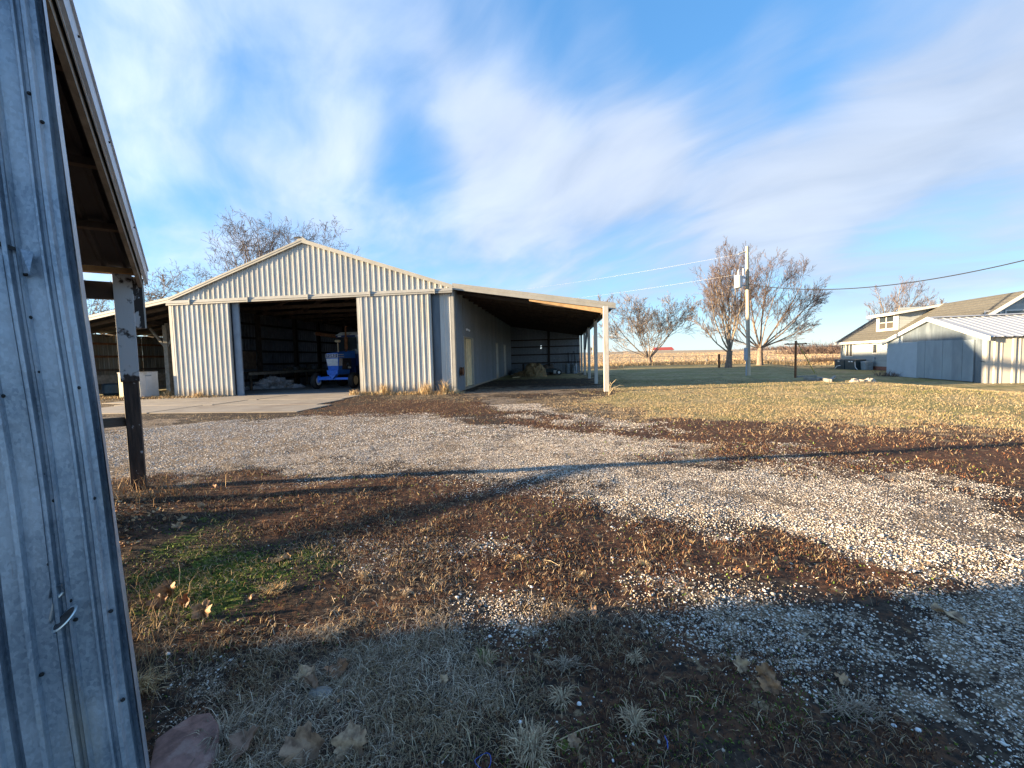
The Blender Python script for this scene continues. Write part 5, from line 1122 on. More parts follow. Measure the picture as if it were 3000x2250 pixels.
# far red roofed barn on the rise
q = atR(1944, 1030, 330); rz_ = float(terr(q[0], q[1]))
fbn = empty('red_roof_barn', (q[0], q[1], rz_), 'distant white barn with red roof on the field horizon', 'barn')
w2 = 7.2
MB().box((q[0]-w2, q[1], rz_-2), (q[0]+w2, q[1]+8, rz_+.9)).build('wall', 'house_trim', fbn)
MB().hexa([(q[0]-w2-.3, q[1]-.5, rz_+.9), (q[0]+w2+.3, q[1]-.5, rz_+.9), (q[0]+w2+.3, q[1]+8.5, rz_+.9), (q[0]-w2-.3, q[1]+8.5, rz_+.9), (q[0]-w2+.8, q[1]+3.9, rz_+3.0), (q[0]+w2-.5, q[1]+3.9, rz_+3.0), (q[0]+w2-.5, q[1]+4.1, rz_+3.0), (q[0]-w2+.8, q[1]+4.1, rz_+3.0)]).build('roof', 'roof_red', fbn)
MB().add([(q[0]+w2+.31, q[1]-.2, rz_+.95), (q[0]+w2+.31, q[1]+8.2, rz_+.95), (q[0]+w2-.35, q[1]+4, rz_+2.8)], [(0, 1, 2)]).build('gable', 'house_trim', fbn)
MB().box((q[0]+w2-.6, q[1]-.02, rz_-1), (q[0]+w2-2.2, q[1]-.01, rz_+.5)).build('door', 'drum', fbn)

# ================================================================== TREES
def rvec(rr): return Vector((rr.gauss(0, 1), rr.gauss(0, 1), rr.gauss(0, 1))).normalized()
def tree(nm, lab, base, H_, seed, mats=('bark', 'bark', 'twig'), lean=(0, 0), trunk=.12, limbs=6, ang=(25, 50), r0=.25, levels=5, up=.12, kids=(6, 6, 5, 4), wig=.16, Lf=(.62, .5, .5, .55), spreadx=1.0, rmin=.012, droop=0.0, multi=None, group=None, cat='tree'):
    rr = random.Random(seed); base = Vector(base); o = empty(nm, base, lab, cat, group); M = [MB(), MB(), MB()]
    def branch(p, d, L, r, lev):
        n = max(3, min(9, int(L/.45)+2)) if lev < 3 else (3 if lev < 5 else 2); pts = [p.copy()]; rs = [r]; dd = d.copy(); step = L/n; q = p.copy()
        for i in range(n):
            dd = (dd+rvec(rr)*wig+Vector((0, 0, up if lev < 3 else up*.6-droop))).normalized(); q = q+dd*step; pts.append(q.copy())
            rs.append(max(rmin*.5, r*(1-.72*(i+1)/n)))
        mi = 0 if lev == 0 else (1 if lev <= 2 else 2)
        M[mi].tube(pts, rs, (8, 6, 5, 3, 3, 3)[min(lev, 5)], cap=False)
        if lev >= levels: return
        nk = kids[min(lev, len(kids)-1)]; nk = max(2, int(nk*rr.uniform(.75, 1.25)))
        for k_ in range(nk):
            f = (k_+rr.uniform(.2, .9))/nk; f = .22+.78*f if lev > 0 else .45+.55*f
            x_ = min(f*n, n-.001); i = int(x_); pp = pts[i].lerp(pts[i+1], x_-i); td = (pts[i+1]-pts[i]).normalized()
            side = td.cross(rvec(rr)).normalized(); an = math.radians(rr.uniform(*ang)); nd = (td*math.cos(an)+side*math.sin(an)).normalized()
            nd = Vector((nd.x*spreadx, nd.y*spreadx, nd.z+.05)).normalized()
            branch(pp, nd, L*Lf[min(lev, len(Lf)-1)]*rr.uniform(.7, 1.2)*(1.15-.5*f), max(rmin, (rs[i]*.45)), lev+1)
    th = H_*trunk; td = Vector((lean[0], lean[1], 1)).normalized()
    M[0].tube([base-Vector((0, 0, .3)), base, base+td*th*.5, base+td*th*1.02], [r0*1.7, r0*1.35, r0*1.05, r0*.95], 12, cap=False)
    top = base+td*th
    for i in range(limbs):
        if multi: ax, tilt, lf = multi[i]
        else: ax, tilt, lf = 2*math.pi*(i+rr.uniform(-.3, .3))/limbs, rr.uniform(12, 48), rr.uniform(.85, 1.05)
        t_ = math.radians(tilt); d = Vector((math.cos(ax)*math.sin(t_), math.sin(ax)*math.sin(t_), math.cos(t_)))
        branch(top-Vector((0, 0, rr.uniform(0, th*.15))), d, (H_-th)*.62*lf/max(.75, math.cos(t_*.8)), r0*rr.uniform(.26, .42), 1)
    M[0].build('trunk', mats[0], o); M[1].build('limbs', mats[1], o); M[2].build('crown', mats[2], o); return o
R_ = math.radians
tree('spreading_tree', 'low wide bare tree leaning on a short trunk at the field fence', (14.6, 72.4, 0), 12.2, 5, ('bark', 'bark_pale', 'twig_pale'), (-.25, 0), .08, 9, (22, 48), .31, 5, .045, (5, 9, 8, 5, 4), .12,
     (.6, .55, .5, .5), 1.0, .024, multi=[(R_(180), 54, 1.05), (R_(186), 40, 1.05), (R_(170), 26, .95), (R_(100), 30, .95), (R_(10), 22, .95), (R_(-5), 40, 1.0), (R_(5), 55, 1.0), (R_(-90), 35, .9), (R_(175), 64, .8)])
tree('twin_trunk_tree', 'tall bare twin trunk tree just left of the power pole', (16.88, 45.7, 0), 13.0, 12, ('bark', 'bark_pale', 'twig_red'), (.08, 0), .13, 8, (20, 44), .27, 5, .10, (6, 9, 8, 5, 4), .11,
     (.55, .5, .5, .5), 1.0, .012, multi=[(R_(180), 9, 1.2), (R_(20), 6, 1.25), (R_(185), 20, 1.0), (R_(0), 14, 1.1), (R_(175), 40, .72), (R_(80), 22, .9), (R_(-80), 20, .9), (R_(182), 60, .5)])
tree('rounded_tree', 'broad bare tree with dense rounded crown right of the power pole', (22.54, 51.7, 0), 13.8, 23, ('bark', 'bark', 'twig_red'), (0, 0), .14, 11, (18, 42), .27, 5, .05, (6, 9, 8, 5, 5), .10,
     (.6, .52, .5, .5), 1.0, .012, multi=[(R_(180), 14, 1.15), (R_(30), 10, 1.1), (R_(0), 30, 1.05), (R_(5), 45, .8), (R_(-5), 60, .68), (R_(180), 38, .85), (R_(175), 56, .8), (R_(90), 30, .95), (R_(-90), 30, .95), (R_(185), 72, .5), (R_(0), 72, .55)])
def behind(px, Y, z=0): q = atY(px, 1100, Y); return (q[0], q[1], z)
tree('walnut_tree', 'large bare gnarled tree rising behind the left slope of the barn roof', behind(800, 52), 23.5, 41, ('bark', 'bark', 'twig'), (-.1, 0), .30, 12, (25, 58), .40, 5, .03, (5, 9, 7, 4, 4), .18,
     (.55, .5, .5, .5), 1.0, .018, multi=[(R_(178), 64, 1.15), (R_(182), 52, 1.1), (R_(176), 40, 1.05), (R_(182), 27, 1.1), (R_(170), 14, 1.1), (R_(0), 5, 1.1), (R_(0), 20, 1.1), (R_(4), 36, 1.05), (R_(0), 52, 1.0), (R_(90), 30, 1.0), (R_(-90), 30, 1.0), (R_(180), 76, .95)])
tree('elm_tree', 'bare tree with crooked limbs beyond the left lean-to roof', behind(372, 44), 15.2, 52, ('bark', 'bark', 'twig_pale'), (0, 0), .2, 8, (25, 60), .36, 5, .03, (5, 8, 7, 4, 4), .2,
     (.55, .5, .5, .5), 1.0, .024, multi=[(R_(180), 60, 1.0), (R_(178), 35, 1.0), (R_(170), 10, 1.05), (R_(0), 30, 1.1), (R_(0), 52, 1.1), (R_(5), 66, .9), (R_(90), 35, .9), (R_(-90), 35, .9)])
tree('slender_tree', 'faint bare treetop just right of the barn ridge', behind(985, 68), 23.5, 61, ('bark', 'bark', 'twig'), (0, 0), .4, 5, (25, 50), .3, 4, .06, (5, 8, 7, 4, 4), .18, rmin=.02)
tree('wind_swept_tree', 'bare tree leaning to the right behind the house dormer', behind(2575, 66), 12.4, 71, ('bark', 'bark_pale', 'twig_red'), (.25, 0), .25, 7, (18, 40), .28, 5, .09, (5, 8, 7, 5, 3), .12,
     (.55, .5, .5, .5), 1.0, .012, multi=[(R_(0), 20, 1.2), (R_(0), 35, 1.1), (R_(0), 8, 1.1), (R_(5), 45, .9), (R_(180), 10, .6), (R_(90), 25, .8), (R_(-90), 25, .8)])
tree('small_tree', 'small bare treetop showing over the house ridge', behind(2720, 72), 10.8, 81, ('bark', 'bark_pale', 'twig_red'), (.2, 0), .3, 5, (20, 45), .22, 4, .06, (5, 8, 6, 4, 3), .15, rmin=.02)
tree('far_tree', 'tiny distant bare tree on the horizon between the porch posts', (atR(1732, 1035, 330)[0], atR(1732, 1035, 330)[1], 3.5), 6.5, 91, ('bark', 'bark', 'twig_pale'), (0, 0), .2, 6, (25, 55), .3, 3, .05, (6, 6, 5, 3), .15, rmin=.07)
# unseen trees, added left of the yard to cast shade on it
tree('unseen_shade_tree', 'unseen big bare tree added beyond the left edge of the yard for its shade', (-34, -8, 0), 12, 95, ('bark', 'bark', 'twig'), (0, 0), .2, 7, (25, 55), .4, 4, .05, (6, 5, 4, 3), .15)
tree('unseen_shade_tree', 'second unseen bare tree added farther off to the left for its shade', (-46, -12, 0), 13, 96, ('bark', 'bark', 'twig'), (0, 0), .2, 7, (25, 55), .4, 4, .05, (6, 5, 4, 3), .15)
# hedgerow brush on the horizon and brambles on the fence
def brush(nm, lab, pts, h, wd, n, mt_, seed, r_=.03, kind=None, cat='brush'):
    rr = random.Random(seed); mb = MB()
    for i in range(n):
        f = rr.random()*(len(pts)-1); j = int(f); a = Vector(pts[j]).lerp(Vector(pts[j+1]), f-j); a += Vector((rr.gauss(0, wd), rr.gauss(0, wd), 0)); a.z = float(terr(a.x, a.y))
        hh_ = h*rr.uniform(.35, 1.0)*(.6+.4*math.sin(f*9)); d = Vector((rr.gauss(0, .45), rr.gauss(0, .45), 1)); q = a+d*hh_*.6; t2 = q+(d+rvec(rr)*.7)*hh_*.4
        mb.tube([a, q, t2], [r_, r_*.7, r_*.3], 3, False)
        for _ in range(3): u_ = a.lerp(q, rr.uniform(.3, 1)); mb.tube([u_, u_+(rvec(rr)+Vector((0, 0, .5)))*hh_*.35], [r_*.6, r_*.25], 3, False)
    o = mb.build(nm, mt_, None, loc=tuple(pts[0])); tag(o, lab, cat, kind='stuff'); return o
def farpts(a, R, n=6): return [tuple(atR(a[0]+(a[1]-a[0])*i/(n-1), 1030, R)) for i in range(n)]
brush('hedgerow', 'reddish brown hedgerow of brush on the far horizon beside the house', farpts((2330, 2500), 150), 3.6, 3, 1500, 'twig_red', 3, .06)
brush('hedgerow', 'thin line of distant brush right of the rounded tree', farpts((2200, 2380), 230), 2.6, 3, 500, 'twig_red', 4, .09)
brush('brambles', 'tangled brown brambles growing through the fence left of the house', [tuple(fpt(x_)) for x_ in (2375, 2400, 2430, 2465, 2500)], 1.5, .5, 900, 'twig_red', 5, .014)
brush('brambles', 'low brown weeds tangled along the chain link fence', [tuple(fpt(x_)) for x_ in (1700, 1800, 1900, 2000, 2100, 2200, 2300, 2380)], .45, .25, 1500, 'twig', 6, .010)
gcn = gpt(6.9, -.5, 0)
brush('brambles', 'small brown twiggy bush at the left foot of the garage', [tuple(gcn), tuple(gpt(6.2, -.3, 0)), tuple(gpt(5.5, -.2, 0))], .5, .15, 160, 'twig_red', 8, .008)
rbp = Vector(gp(1395, 620+505)); 
brush('brush_pile', 'low piles of dark brush on the lawn edge beyond the porch posts', [tuple(gp(x_, y_)) for x_, y_ in ((1712, 1082), (1760, 1080), (1810, 1082), (1760, 1076), (1840, 1078))], .35, .35, 500, 'twig', 9, .012)

# ================================================================== GROUND SCATTER
HALF = math.radians(56); A0 = math.radians(90+6.65)
SH = bpy.data.objects
def sector(n, r0, r1, pw=1.0):
    """random ground points in front of the viewpoint between two distances"""
    u = RNG.random(n); r = np.sqrt(r0*r0+(r1*r1-r0*r0)*u**pw); a = A0+(RNG.random(n)*2-1)*HALF
    return r*np.cos(a), r*np.sin(a)
def free(x, y): # keep clear of buildings and slabs
    m_ = ~((x > XL-.1) & (x < XR+.1) & (y > YF-.25)) & ~((x > -19.4) & (x < -8.7) & (y > 12.2+.0*x) & (y < YF) & ~((x > -9.4) & (y > 17)))
    ga_, q0_ = ksc(gA), ksc(Q0); dx, dy = x-ga_.x, y-ga_.y; t_ = dx*gv.x+dy*gv.y; u_ = dx*gu.x+dy*gu.y
    m_ &= ~((t_ > 0) & (t_ < GL*KS) & (u_ > -.03)); dx, dy = x-q0_.x, y-q0_.y; m_ &= ~((dx*hp.x+dy*hp.y > -.1))
    return m_
def lerpc(a, b_, t_): return np.asarray(a)[None, :]*(1-t_[:, None])+np.asarray(b_)[None, :]*t_[:, None]
def blades(name, x, y, h, wd, lean, colr, curve=.5, par=None, z=None, kind='stuff'):
    """bent blades: 5 points, 3 faces each"""
    n = len(x); z = terr(x, y) if z is None else z; az = RNG.random(n)*2*math.pi; fz = RNG.random(n)*2*math.pi
    dx, dy = np.cos(az), np.sin(az); wx, wy = np.cos(fz)*wd, np.sin(fz)*wd
    b0 = np.stack([x-wx, y-wy, z-.004], 1); b1 = np.stack([x+wx, y+wy, z-.004], 1)
    mx, my, mz = x+dx*h*lean*.45, y+dy*h*lean*.45, z+h*np.sqrt(np.clip(1-lean**2, .04, 1))*.6
    m0 = np.stack([mx-wx*.7, my-wy*.7, mz], 1); m1 = np.stack([mx+wx*.7, my+wy*.7, mz], 1)
    tp_ = np.stack([x+dx*h*(lean*1.0+curve*.35), y+dy*h*(lean*1.0+curve*.35), z+h*np.sqrt(np.clip(1-lean**2, .02, 1))*(1-curve*.35)], 1)
    V = np.stack([b0, b1, m1, m0, tp_], 1).reshape(-1, 3); i = np.arange(n)[:, None]*5
    F = np.concatenate([i+[0, 1, 2], i+[0, 2, 3], i+[3, 2, 4]], 1).reshape(-1, 3)
    C_ = np.repeat(colr, 5, 0)
    o = npmesh(name, V, F, 'blade', C_)
    if kind: o['kind'] = kind
    return o
PALW = [(.055, .026, .020), (.17, .068, .030), (.095, .045, .028)]
def pick(n, cols, wts=None):
    k_ = RNG.choice(len(cols), n, p=wts); c = np.asarray(cols)[k_]; return c*(RNG.random((n, 1))*.5+.75)
ranges = [(1.25, 2.6, 66000, 1.0), (2.6, 4.5, 88000, 1.3), (4.5, 8, 90000, 1.8), (8, 14, 80000, 2.2), (14, 27, 110000, 2.5)]
wx_, sx_, gx_, lx_ = [], [], [], []
for r0, r1, n, sc_ in ranges:
    x, y = sector(n, r0, r1); ok = free(x, y); x, y = x[ok], y[ok]; cv = cover(x, y); n = len(x)
    lump = fbm(x, y, 3.2/sc_**.5, 3, 77); u = RNG.random(n)
    clear = 1-np.clip(cv['gravel']*1.25, 0, .985)
    def take(wt): return RNG.random(n) < np.clip(wt, 0, 1)
    a = take(cv['weed']*clear*(.25+1.5*(lump > .5))*.9); wx_.append((x[a], y[a], np.full(a.sum(), sc_)))
    a = take((cv['straw']*.75+cv['weed']*.13+cv['lawn']*.30+cv['moss']*.2+cv['thatch']*.6)*clear*(.4+1.1*(lump > .47))); sx_.append((x[a], y[a], np.full(a.sum(), sc_)))
    a = take(cv['moss']*.95*clear+cv['weed']*.03); gx_.append((x[a], y[a], np.full(a.sum(), sc_)))
    a = take(cv['lawn']*clear*.8); lx_.append((x[a], y[a], np.full(a.sum(), sc_)))
def cat_(l): return [np.concatenate([q[i] for q in l]) for i in range(3)]
x, y, s_ = cat_(wx_); n = len(x)
big_ = fbm(x, y, .9, 3, 50); c = pick(n, [(.040, .022, .019), (.078, .036, .024), (.18, .068, .028), (.25, .14, .07)], [.38, .32, .18, .12])*(.7+.8*big_[:, None])
o = blades('brown_weeds', x, y, (.009+.018*RNG.random(n))*s_**.65, .0012*s_**.75*(1+RNG.random(n)), .25+.65*RNG.random(n), c, .6); tag(o, 'low dark reddish brown weeds spread over the yard and between the gravel', 'weeds')
x, y, s_ = cat_(sx_); n = len(x)
c = pick(n, [(.36, .27, .165), (.46, .37, .25), (.24, .175, .11), (.33, .22, .11)], [.35, .2, .3, .15])
o = blades('dry_grass', x, y, (.022+.05*RNG.random(n)**1.5)*s_**.55, .0013*s_**1.0*(.7+RNG.random(n)), .55+.42*RNG.random(n), c, .9); tag(o, 'matted dry straw coloured grass lying over the yard', 'dry grass')
x, y, s_ = cat_(gx_); n = len(x)
c = pick(n, [(.09, .14, .022), (.15, .23, .04), (.05, .07, .016)])
o = blades('green_moss', x, y, (.006+.012*RNG.random(n))*s_**.8, .003*s_**.8*(.7+RNG.random(n)), .3+.6*RNG.random(n), c, .4); tag(o, 'patches of low bright green ground cover at lower left', 'ground cover')
x, y, s_ = cat_(lx_); n = len(x)
pt_ = fbm(x, y, .5, 4, 88); c = np.where(pt_[:, None] > .56, pick(n, [(.17, .175, .055), (.22, .20, .07)]), pick(n, [(.36, .285, .155), (.31, .25, .125), (.25, .215, .095)]))
o = blades('lawn_grass', x, y, (.012+.014*RNG.random(n))*s_**.75, .0016*s_**1.05*(.7+RNG.random(n)), .3+.6*RNG.random(n), c, .6); tag(o, 'short patchy green and tan winter lawn grass', 'grass')
for r0, r1, n in ((1.25, 2.6, 42000), (2.6, 4, 18000)):
    x, y = sector(n, r0, r1); cv = cover(x, y); lump = fbm(x, y, 2.7, 4, 79); a = RNG.random(n) < cv['thatch']*(.06+2.2*np.clip((lump-.46)*5, 0, .6)); x, y = x[a], y[a]; n = len(x)
    o = blades('thatch', x, y, .03+.06*RNG.random(n), .0008+.0008*RNG.random(n), .70+.29*RNG.random(n), pick(n, [(.56, .45, .33), (.32, .25, .18), (.78, .66, .50), (.11, .085, .07)]), 1.0); tag(o, 'tangled grey brown dead grass matted over the foreground' if r0 < 2 else 'thin matted dead grass farther up the foreground', 'dry grass')
# farther lawn texture and the rough field grass by the fence
def strip(name, lab, pts, n, h0, h1, wd, cols, cat='dry grass', spread=1.0):
    f = RNG.random(n)*(len(pts)-1); j = f.astype(int); f = f-j; A = np.array(pts, float)
    x = A[j, 0]*(1-f)+A[j+1, 0]*f+RNG.normal(0, spread, n); y = A[j, 1]*(1-f)+A[j+1, 1]*f+RNG.normal(0, spread, n)
    o = blades(name, x, y, h0+(h1-h0)*RNG.random(n)**1.6, wd*(.6+RNG.random(n)), .15+.5*RNG.random(n), pick(n, cols), .6); tag(o, lab, cat); return o
STR = [(.42, .30, .16), (.52, .40, .24), (.30, .20, .11)]
strip('fence_grass', 'tall dry grass standing along the chain link fence', [tuple(fpt(a))[:2] for a in (1640, 1900, 2150, 2300, 2500)], 26000, .15, .75, .02, STR, spread=1.6)
n = 60000; xx = RNG.random(n)*150-35; yy = 70+RNG.random(n)**1.4*120
o = blades('field_grass', xx, yy, .12+.34*RNG.random(n), .018+.022*RNG.random(n), .2+.6*RNG.random(n), pick(n, STR), .6); tag(o, 'rough straw coloured field grass beyond the fence', 'dry grass')
WEED = [(.50, .36, .18), (.40, .26, .12), (.58, .46, .27)]
strip('wall_weeds', 'dry yellow weeds along the foot of the right barn door and corner', [(-9.2, 18.5), (-8.5, 18.45), (-7, 18.45), (-6, 18.4), (-5.2, 18.4), (-4.5, 18.5)], 2600, .04, .26, .008, WEED, 'weeds', .13)
for i, (wxp, wyp, wh, lb) in enumerate(((-8.0, 18.45, .62, 'tuft of tall dry weeds at the middle of the right sliding door'), (-6.05, 18.4, .7, 'tuft of tall dry weeds at the flat blue strip beside the sliding door'), (-5.1, 18.4, .72, 'thicket of dry stalks at the front right barn corner'), (-9.3, 18.3, .25, 'low yellow grass tuft where the right sliding door starts'), (-17.2, 18.4, .3, 'small dry tuft at the foot of the left sliding door'), (-19.2, 18.8, .45, 'dry tuft beside the freezer at the left barn corner'))):
    n = 260; r_ = np.minimum(np.abs(RNG.normal(0, .16, n)), .3); a = RNG.random(n)*6.283; px_, py_ = r_*np.cos(a), r_*np.sin(a)
    o = blades('weed_tuft', px_, py_, (.15+wh*RNG.random(n)**2), .006+.006*RNG.random(n), .1+.45*RNG.random(n), pick(n, WEED), .5, z=np.zeros(n), kind=None); o.location = (wxp, wyp, 0); tag(o, lb, 'weeds', 'dry weed tufts at the foot of the barn')
strip('apron_edge_weeds', 'dry weeds and litter along the left barn corner and lean-to mouth', [(-26, 19), (-23, 18.8), (-20, 18.4), (-18.5, 18.4), (-16, 18.4)], 3800, .03, .2, .012, WEED+[(.2, .12, .06)], 'weeds', .35)
p_ = [gp(a, b_)[:2] for a, b_ in ((300, 1440), (400, 1445), (480, 1470))]
strip('post_weeds', 'thin golden stalks round the foot of the near shed post', p_, 320, .05, .34, .0025, [(.42, .25, .11), (.33, .2, .1), (.5, .36, .2)], 'weeds', .25)
strip('shed_weeds', 'thin dry stalks along the open side of the near shed', [gp(a, b_)[:2] for a, b_ in ((340, 1700), (480, 1800), (420, 1950), (380, 2050))], 500, .03, .24, .0014, [(.36, .25, .13), (.5, .36, .2), (.25, .17, .1)], 'weeds', .16)

# gravel stones
def ico():
    t_ = (1+5**.5)/2; v = np.array([(-1,t_,0),(1,t_,0),(-1,-t_,0),(1,-t_,0),(0,-1,t_),(0,1,t_),(0,-1,-t_),(0,1,-t_),(t_,0,-1),(t_,0,1),(-t_,0,-1),(-t_,0,1)], float); v /= np.linalg.norm(v[0])
    f = np.array([(0,11,5),(0,5,1),(0,1,7),(0,7,10),(0,10,11),(1,5,9),(5,11,4),(11,10,2),(10,7,6),(7,1,8),(3,9,4),(3,4,2),(3,2,6),(3,6,8),(3,8,9),(4,9,5),(2,4,11),(6,2,10),(8,6,7),(9,8,1)]); return v, f
IV, IF = ico()
OV = np.array([(1,0,0),(0,1,0),(-1,0,0),(0,-1,0),(0,0,.9)], float); OF = np.array([(0,1,4),(1,2,4),(2,3,4),(3,0,4)])
def stones(name, x, y, size, colr, TV=IV, TF=IF, sink=.25, smooth=False):
    n = len(x); k_ = len(TV); sc3 = size[:, None]*np.stack([.7+.6*RNG.random(n), .55+.5*RNG.random(n), .35+.35*RNG.random(n)], 1)
    L = TV[None]*(1+RNG.normal(0, .12, (n, k_, 1)))*sc3[:, None, :]; a = RNG.random(n)*6.283; ca_, sa_ = np.cos(a)[:, None], np.sin(a)[:, None]
    X = L[..., 0]*ca_-L[..., 1]*sa_; Y = L[..., 0]*sa_+L[..., 1]*ca_; tl = RNG.normal(0, .25, (n, 1)); Z = L[..., 2]+X*tl
    V = np.stack([X+x[:, None], Y+y[:, None], Z+(terr(x, y)+sc3[:, 2]*sink)[:, None]], -1).reshape(-1, 3)
    F = (TF[None]+np.arange(n)[:, None, None]*k_).reshape(-1, 3)
    o = npmesh(name, V, F, 'pebble', np.repeat(colr, k_, 0), smooth=smooth); o['kind'] = 'stuff'; return o
GC = [(.66, .61, .54), (.50, .43, .35), (.36, .30, .23), (.82, .79, .74), (.32, .22, .15), (.54, .44, .32)]; GW = [.28, .22, .14, .16, .08, .12]
xs_, ys_, ss_ = [], [], []
for r0, r1, n, s0 in ((1.25, 2.6, 90000, .0040), (2.6, 4.6, 90000, .0052)):
    x, y = sector(n, r0, r1); cv = cover(x, y); lump = fbm(x, y, 4, 3, 71)
    a = RNG.random(n) < np.clip(cv['gravel']**1.2*1.2*(.40+.9*np.clip((lump-.38)*9, 0, 1)+.5*(cv['gravel'] > .6))+.012, 0, 1); xs_.append(x[a]); ys_.append(y[a]); ss_.append(s0*(.45+1.3*RNG.random(a.sum())**2.5+1.3*(RNG.random(a.sum()) > .98)))
x, y, s_ = map(np.concatenate, (xs_, ys_, ss_)); o = stones('gravel', x, y, s_, pick(len(x), GC, GW), smooth=True); tag(o, 'pale loose gravel stones in the foreground', 'gravel')
xs_, ys_, ss_ = [], [], []
for r0, r1, n, s0 in ((4.6, 8, 150000, .0072), (8, 14, 110000, .0120)):
    x, y = sector(n, r0, r1); ok = free(x, y); x, y = x[ok], y[ok]; cv = cover(x, y); n = len(x); lump = fbm(x, y, 2, 3, 72)
    a = RNG.random(n) < np.clip(cv['gravel']*1.1*(.4+.9*(lump > .42))+.004, 0, 1); xs_.append(x[a]); ys_.append(y[a]); ss_.append(s0*(.6+.8*RNG.random(a.sum())))
x, y, s_ = map(np.concatenate, (xs_, ys_, ss_)); o = stones('gravel', x, y, s_, pick(len(x), GC, GW), OV, OF, -.1); tag(o, 'pale gravel of the farm drive farther out', 'gravel')

# tufts of dead grass close to the camera
def tuft(px, py, rad, n, hh, col, lab, green=0):
    p = gp(px, py); r_ = np.minimum(np.abs(RNG.normal(0, rad*.3, n)), rad*.6); a = RNG.random(n)*6.283; x, y = r_*np.cos(a), r_*np.sin(a)
    w0 = RNG.random()*6.283; az = a+RNG.normal(0, .8, n); az = np.where(RNG.random(n) < .45, w0+RNG.normal(0, .5, n), az); x = x*(1+.7*math.cos(w0)); h = hh*(.3+.9*RNG.random(n)); ln = np.clip(.62+.37*RNG.random(n), 0, .985); wd = .0011+.0013*RNG.random(n); z = np.zeros(n)
    dx, dy = np.cos(az), np.sin(az); wx, wy = -dy*wd, dx*wd; c = pick(n, col)
    if green: g_ = RNG.random(n) < green; c[g_] = pick(int(g_.sum()), [(.13, .16, .05)])
    def ptx(f, drop): return x+dx*h*ln*f, y+dy*h*ln*f, z+h*np.sqrt(1-ln**2)*(f-drop*f*f)*1.3+.002
    x1, y1, z1 = ptx(.5, .25); x2, y2, z2 = ptx(1.0, .62)
    V = np.stack([np.stack([x-wx, y-wy, z], 1), np.stack([x+wx, y+wy, z], 1), np.stack([x1+wx, y1+wy, z1], 1), np.stack([x1-wx, y1-wy, z1], 1), np.stack([x2, y2, z2], 1)], 1).reshape(-1, 3)
    i = np.arange(n)[:, None]*5; F = np.concatenate([i+[0, 1, 2], i+[0, 2, 3], i+[3, 2, 4]], 1).reshape(-1, 3)
    o = npmesh('grass_tuft', V, F, 'blade', np.repeat(c, 5, 0)); o.location = (p[0], p[1], float(terr(p[0], p[1]))); tag(o, lab, 'grass tuft', 'dead grass tufts in the foreground')
ST = [(.42, .31, .19), (.54, .42, .27), (.26, .185, .115)]; GY = [(.30, .235, .17), (.40, .32, .23), (.17, .13, .095)]; GO = [(.50, .34, .16), (.42, .26, .12), (.58, .44, .25)]
for a in ((1559, 2195, .13, 420, .085, ST, 'largest pale spiky grass tuft at the bottom centre edge'), (1861, 2120, .10, 190, .085, ST, 'splayed straw tuft with open centre right of the biggest tuft'),
          (1646, 2045, .09, 200, .07, ST, 'flattened straw tuft above the biggest bottom tuft'), (1655, 1950, .09, 150, .07, GY, 'dark grey spidery tuft in the brown weeds at centre'),
          (1860, 1930, .07, 110, .06, ST, 'small tan tuft right of the dark spidery tuft'), (1670, 1805, .12, 300, .06, GY, 'wide grey matted tuft beside the pale gravel patch'),
          (1420, 1930, .08, 130, .08, ST, 'upright pale tuft with green core left of centre'), (2490, 2090, .14, 220, .08, GY, 'thin grey twiggy tuft at lower right'),
          (968, 1860, .08, 150, .09, ST, 'upright grey blades above the two maple leaves'), (805, 1735, .10, 220, .08, GO, 'golden sunlit tuft in the green patch'),
          (1070, 1690, .06, 90, .06, GO, 'small sunlit tuft with stiff blades left of centre'), (1190, 1740, .06, 90, .05, ST, 'small straw tuft below the sunlit band'),
          (1885, 1655, .07, 90, .06, GO, 'bright orange tan tuft in the lit band'), (1700, 1690, .06, 80, .05, GO, 'short upright tan tuft in the lit band'),
          (1520, 1640, .06, 80, .05, GO, 'golden tuft at the top of the lit band'), (2030, 1590, .05, 70, .05, GO, 'tiny golden tuft beside the gravel edge'),
          (410, 2010, .12, 160, .12, GO, 'yellow grass tuft at the foot of the tin wall'), (640, 2170, .12, 200, .12, GY, 'curling grey grass over the pink stone'), (1395, 1600, .05, 60, .05, GY, 'faint grey tuft in the brown weeds'), (820, 1640, .07, 120, .06, ST, 'straw tuft on the upper edge of the green patch')):
    tuft(*a, green=.15 if 'green' in a[-1] else 0)

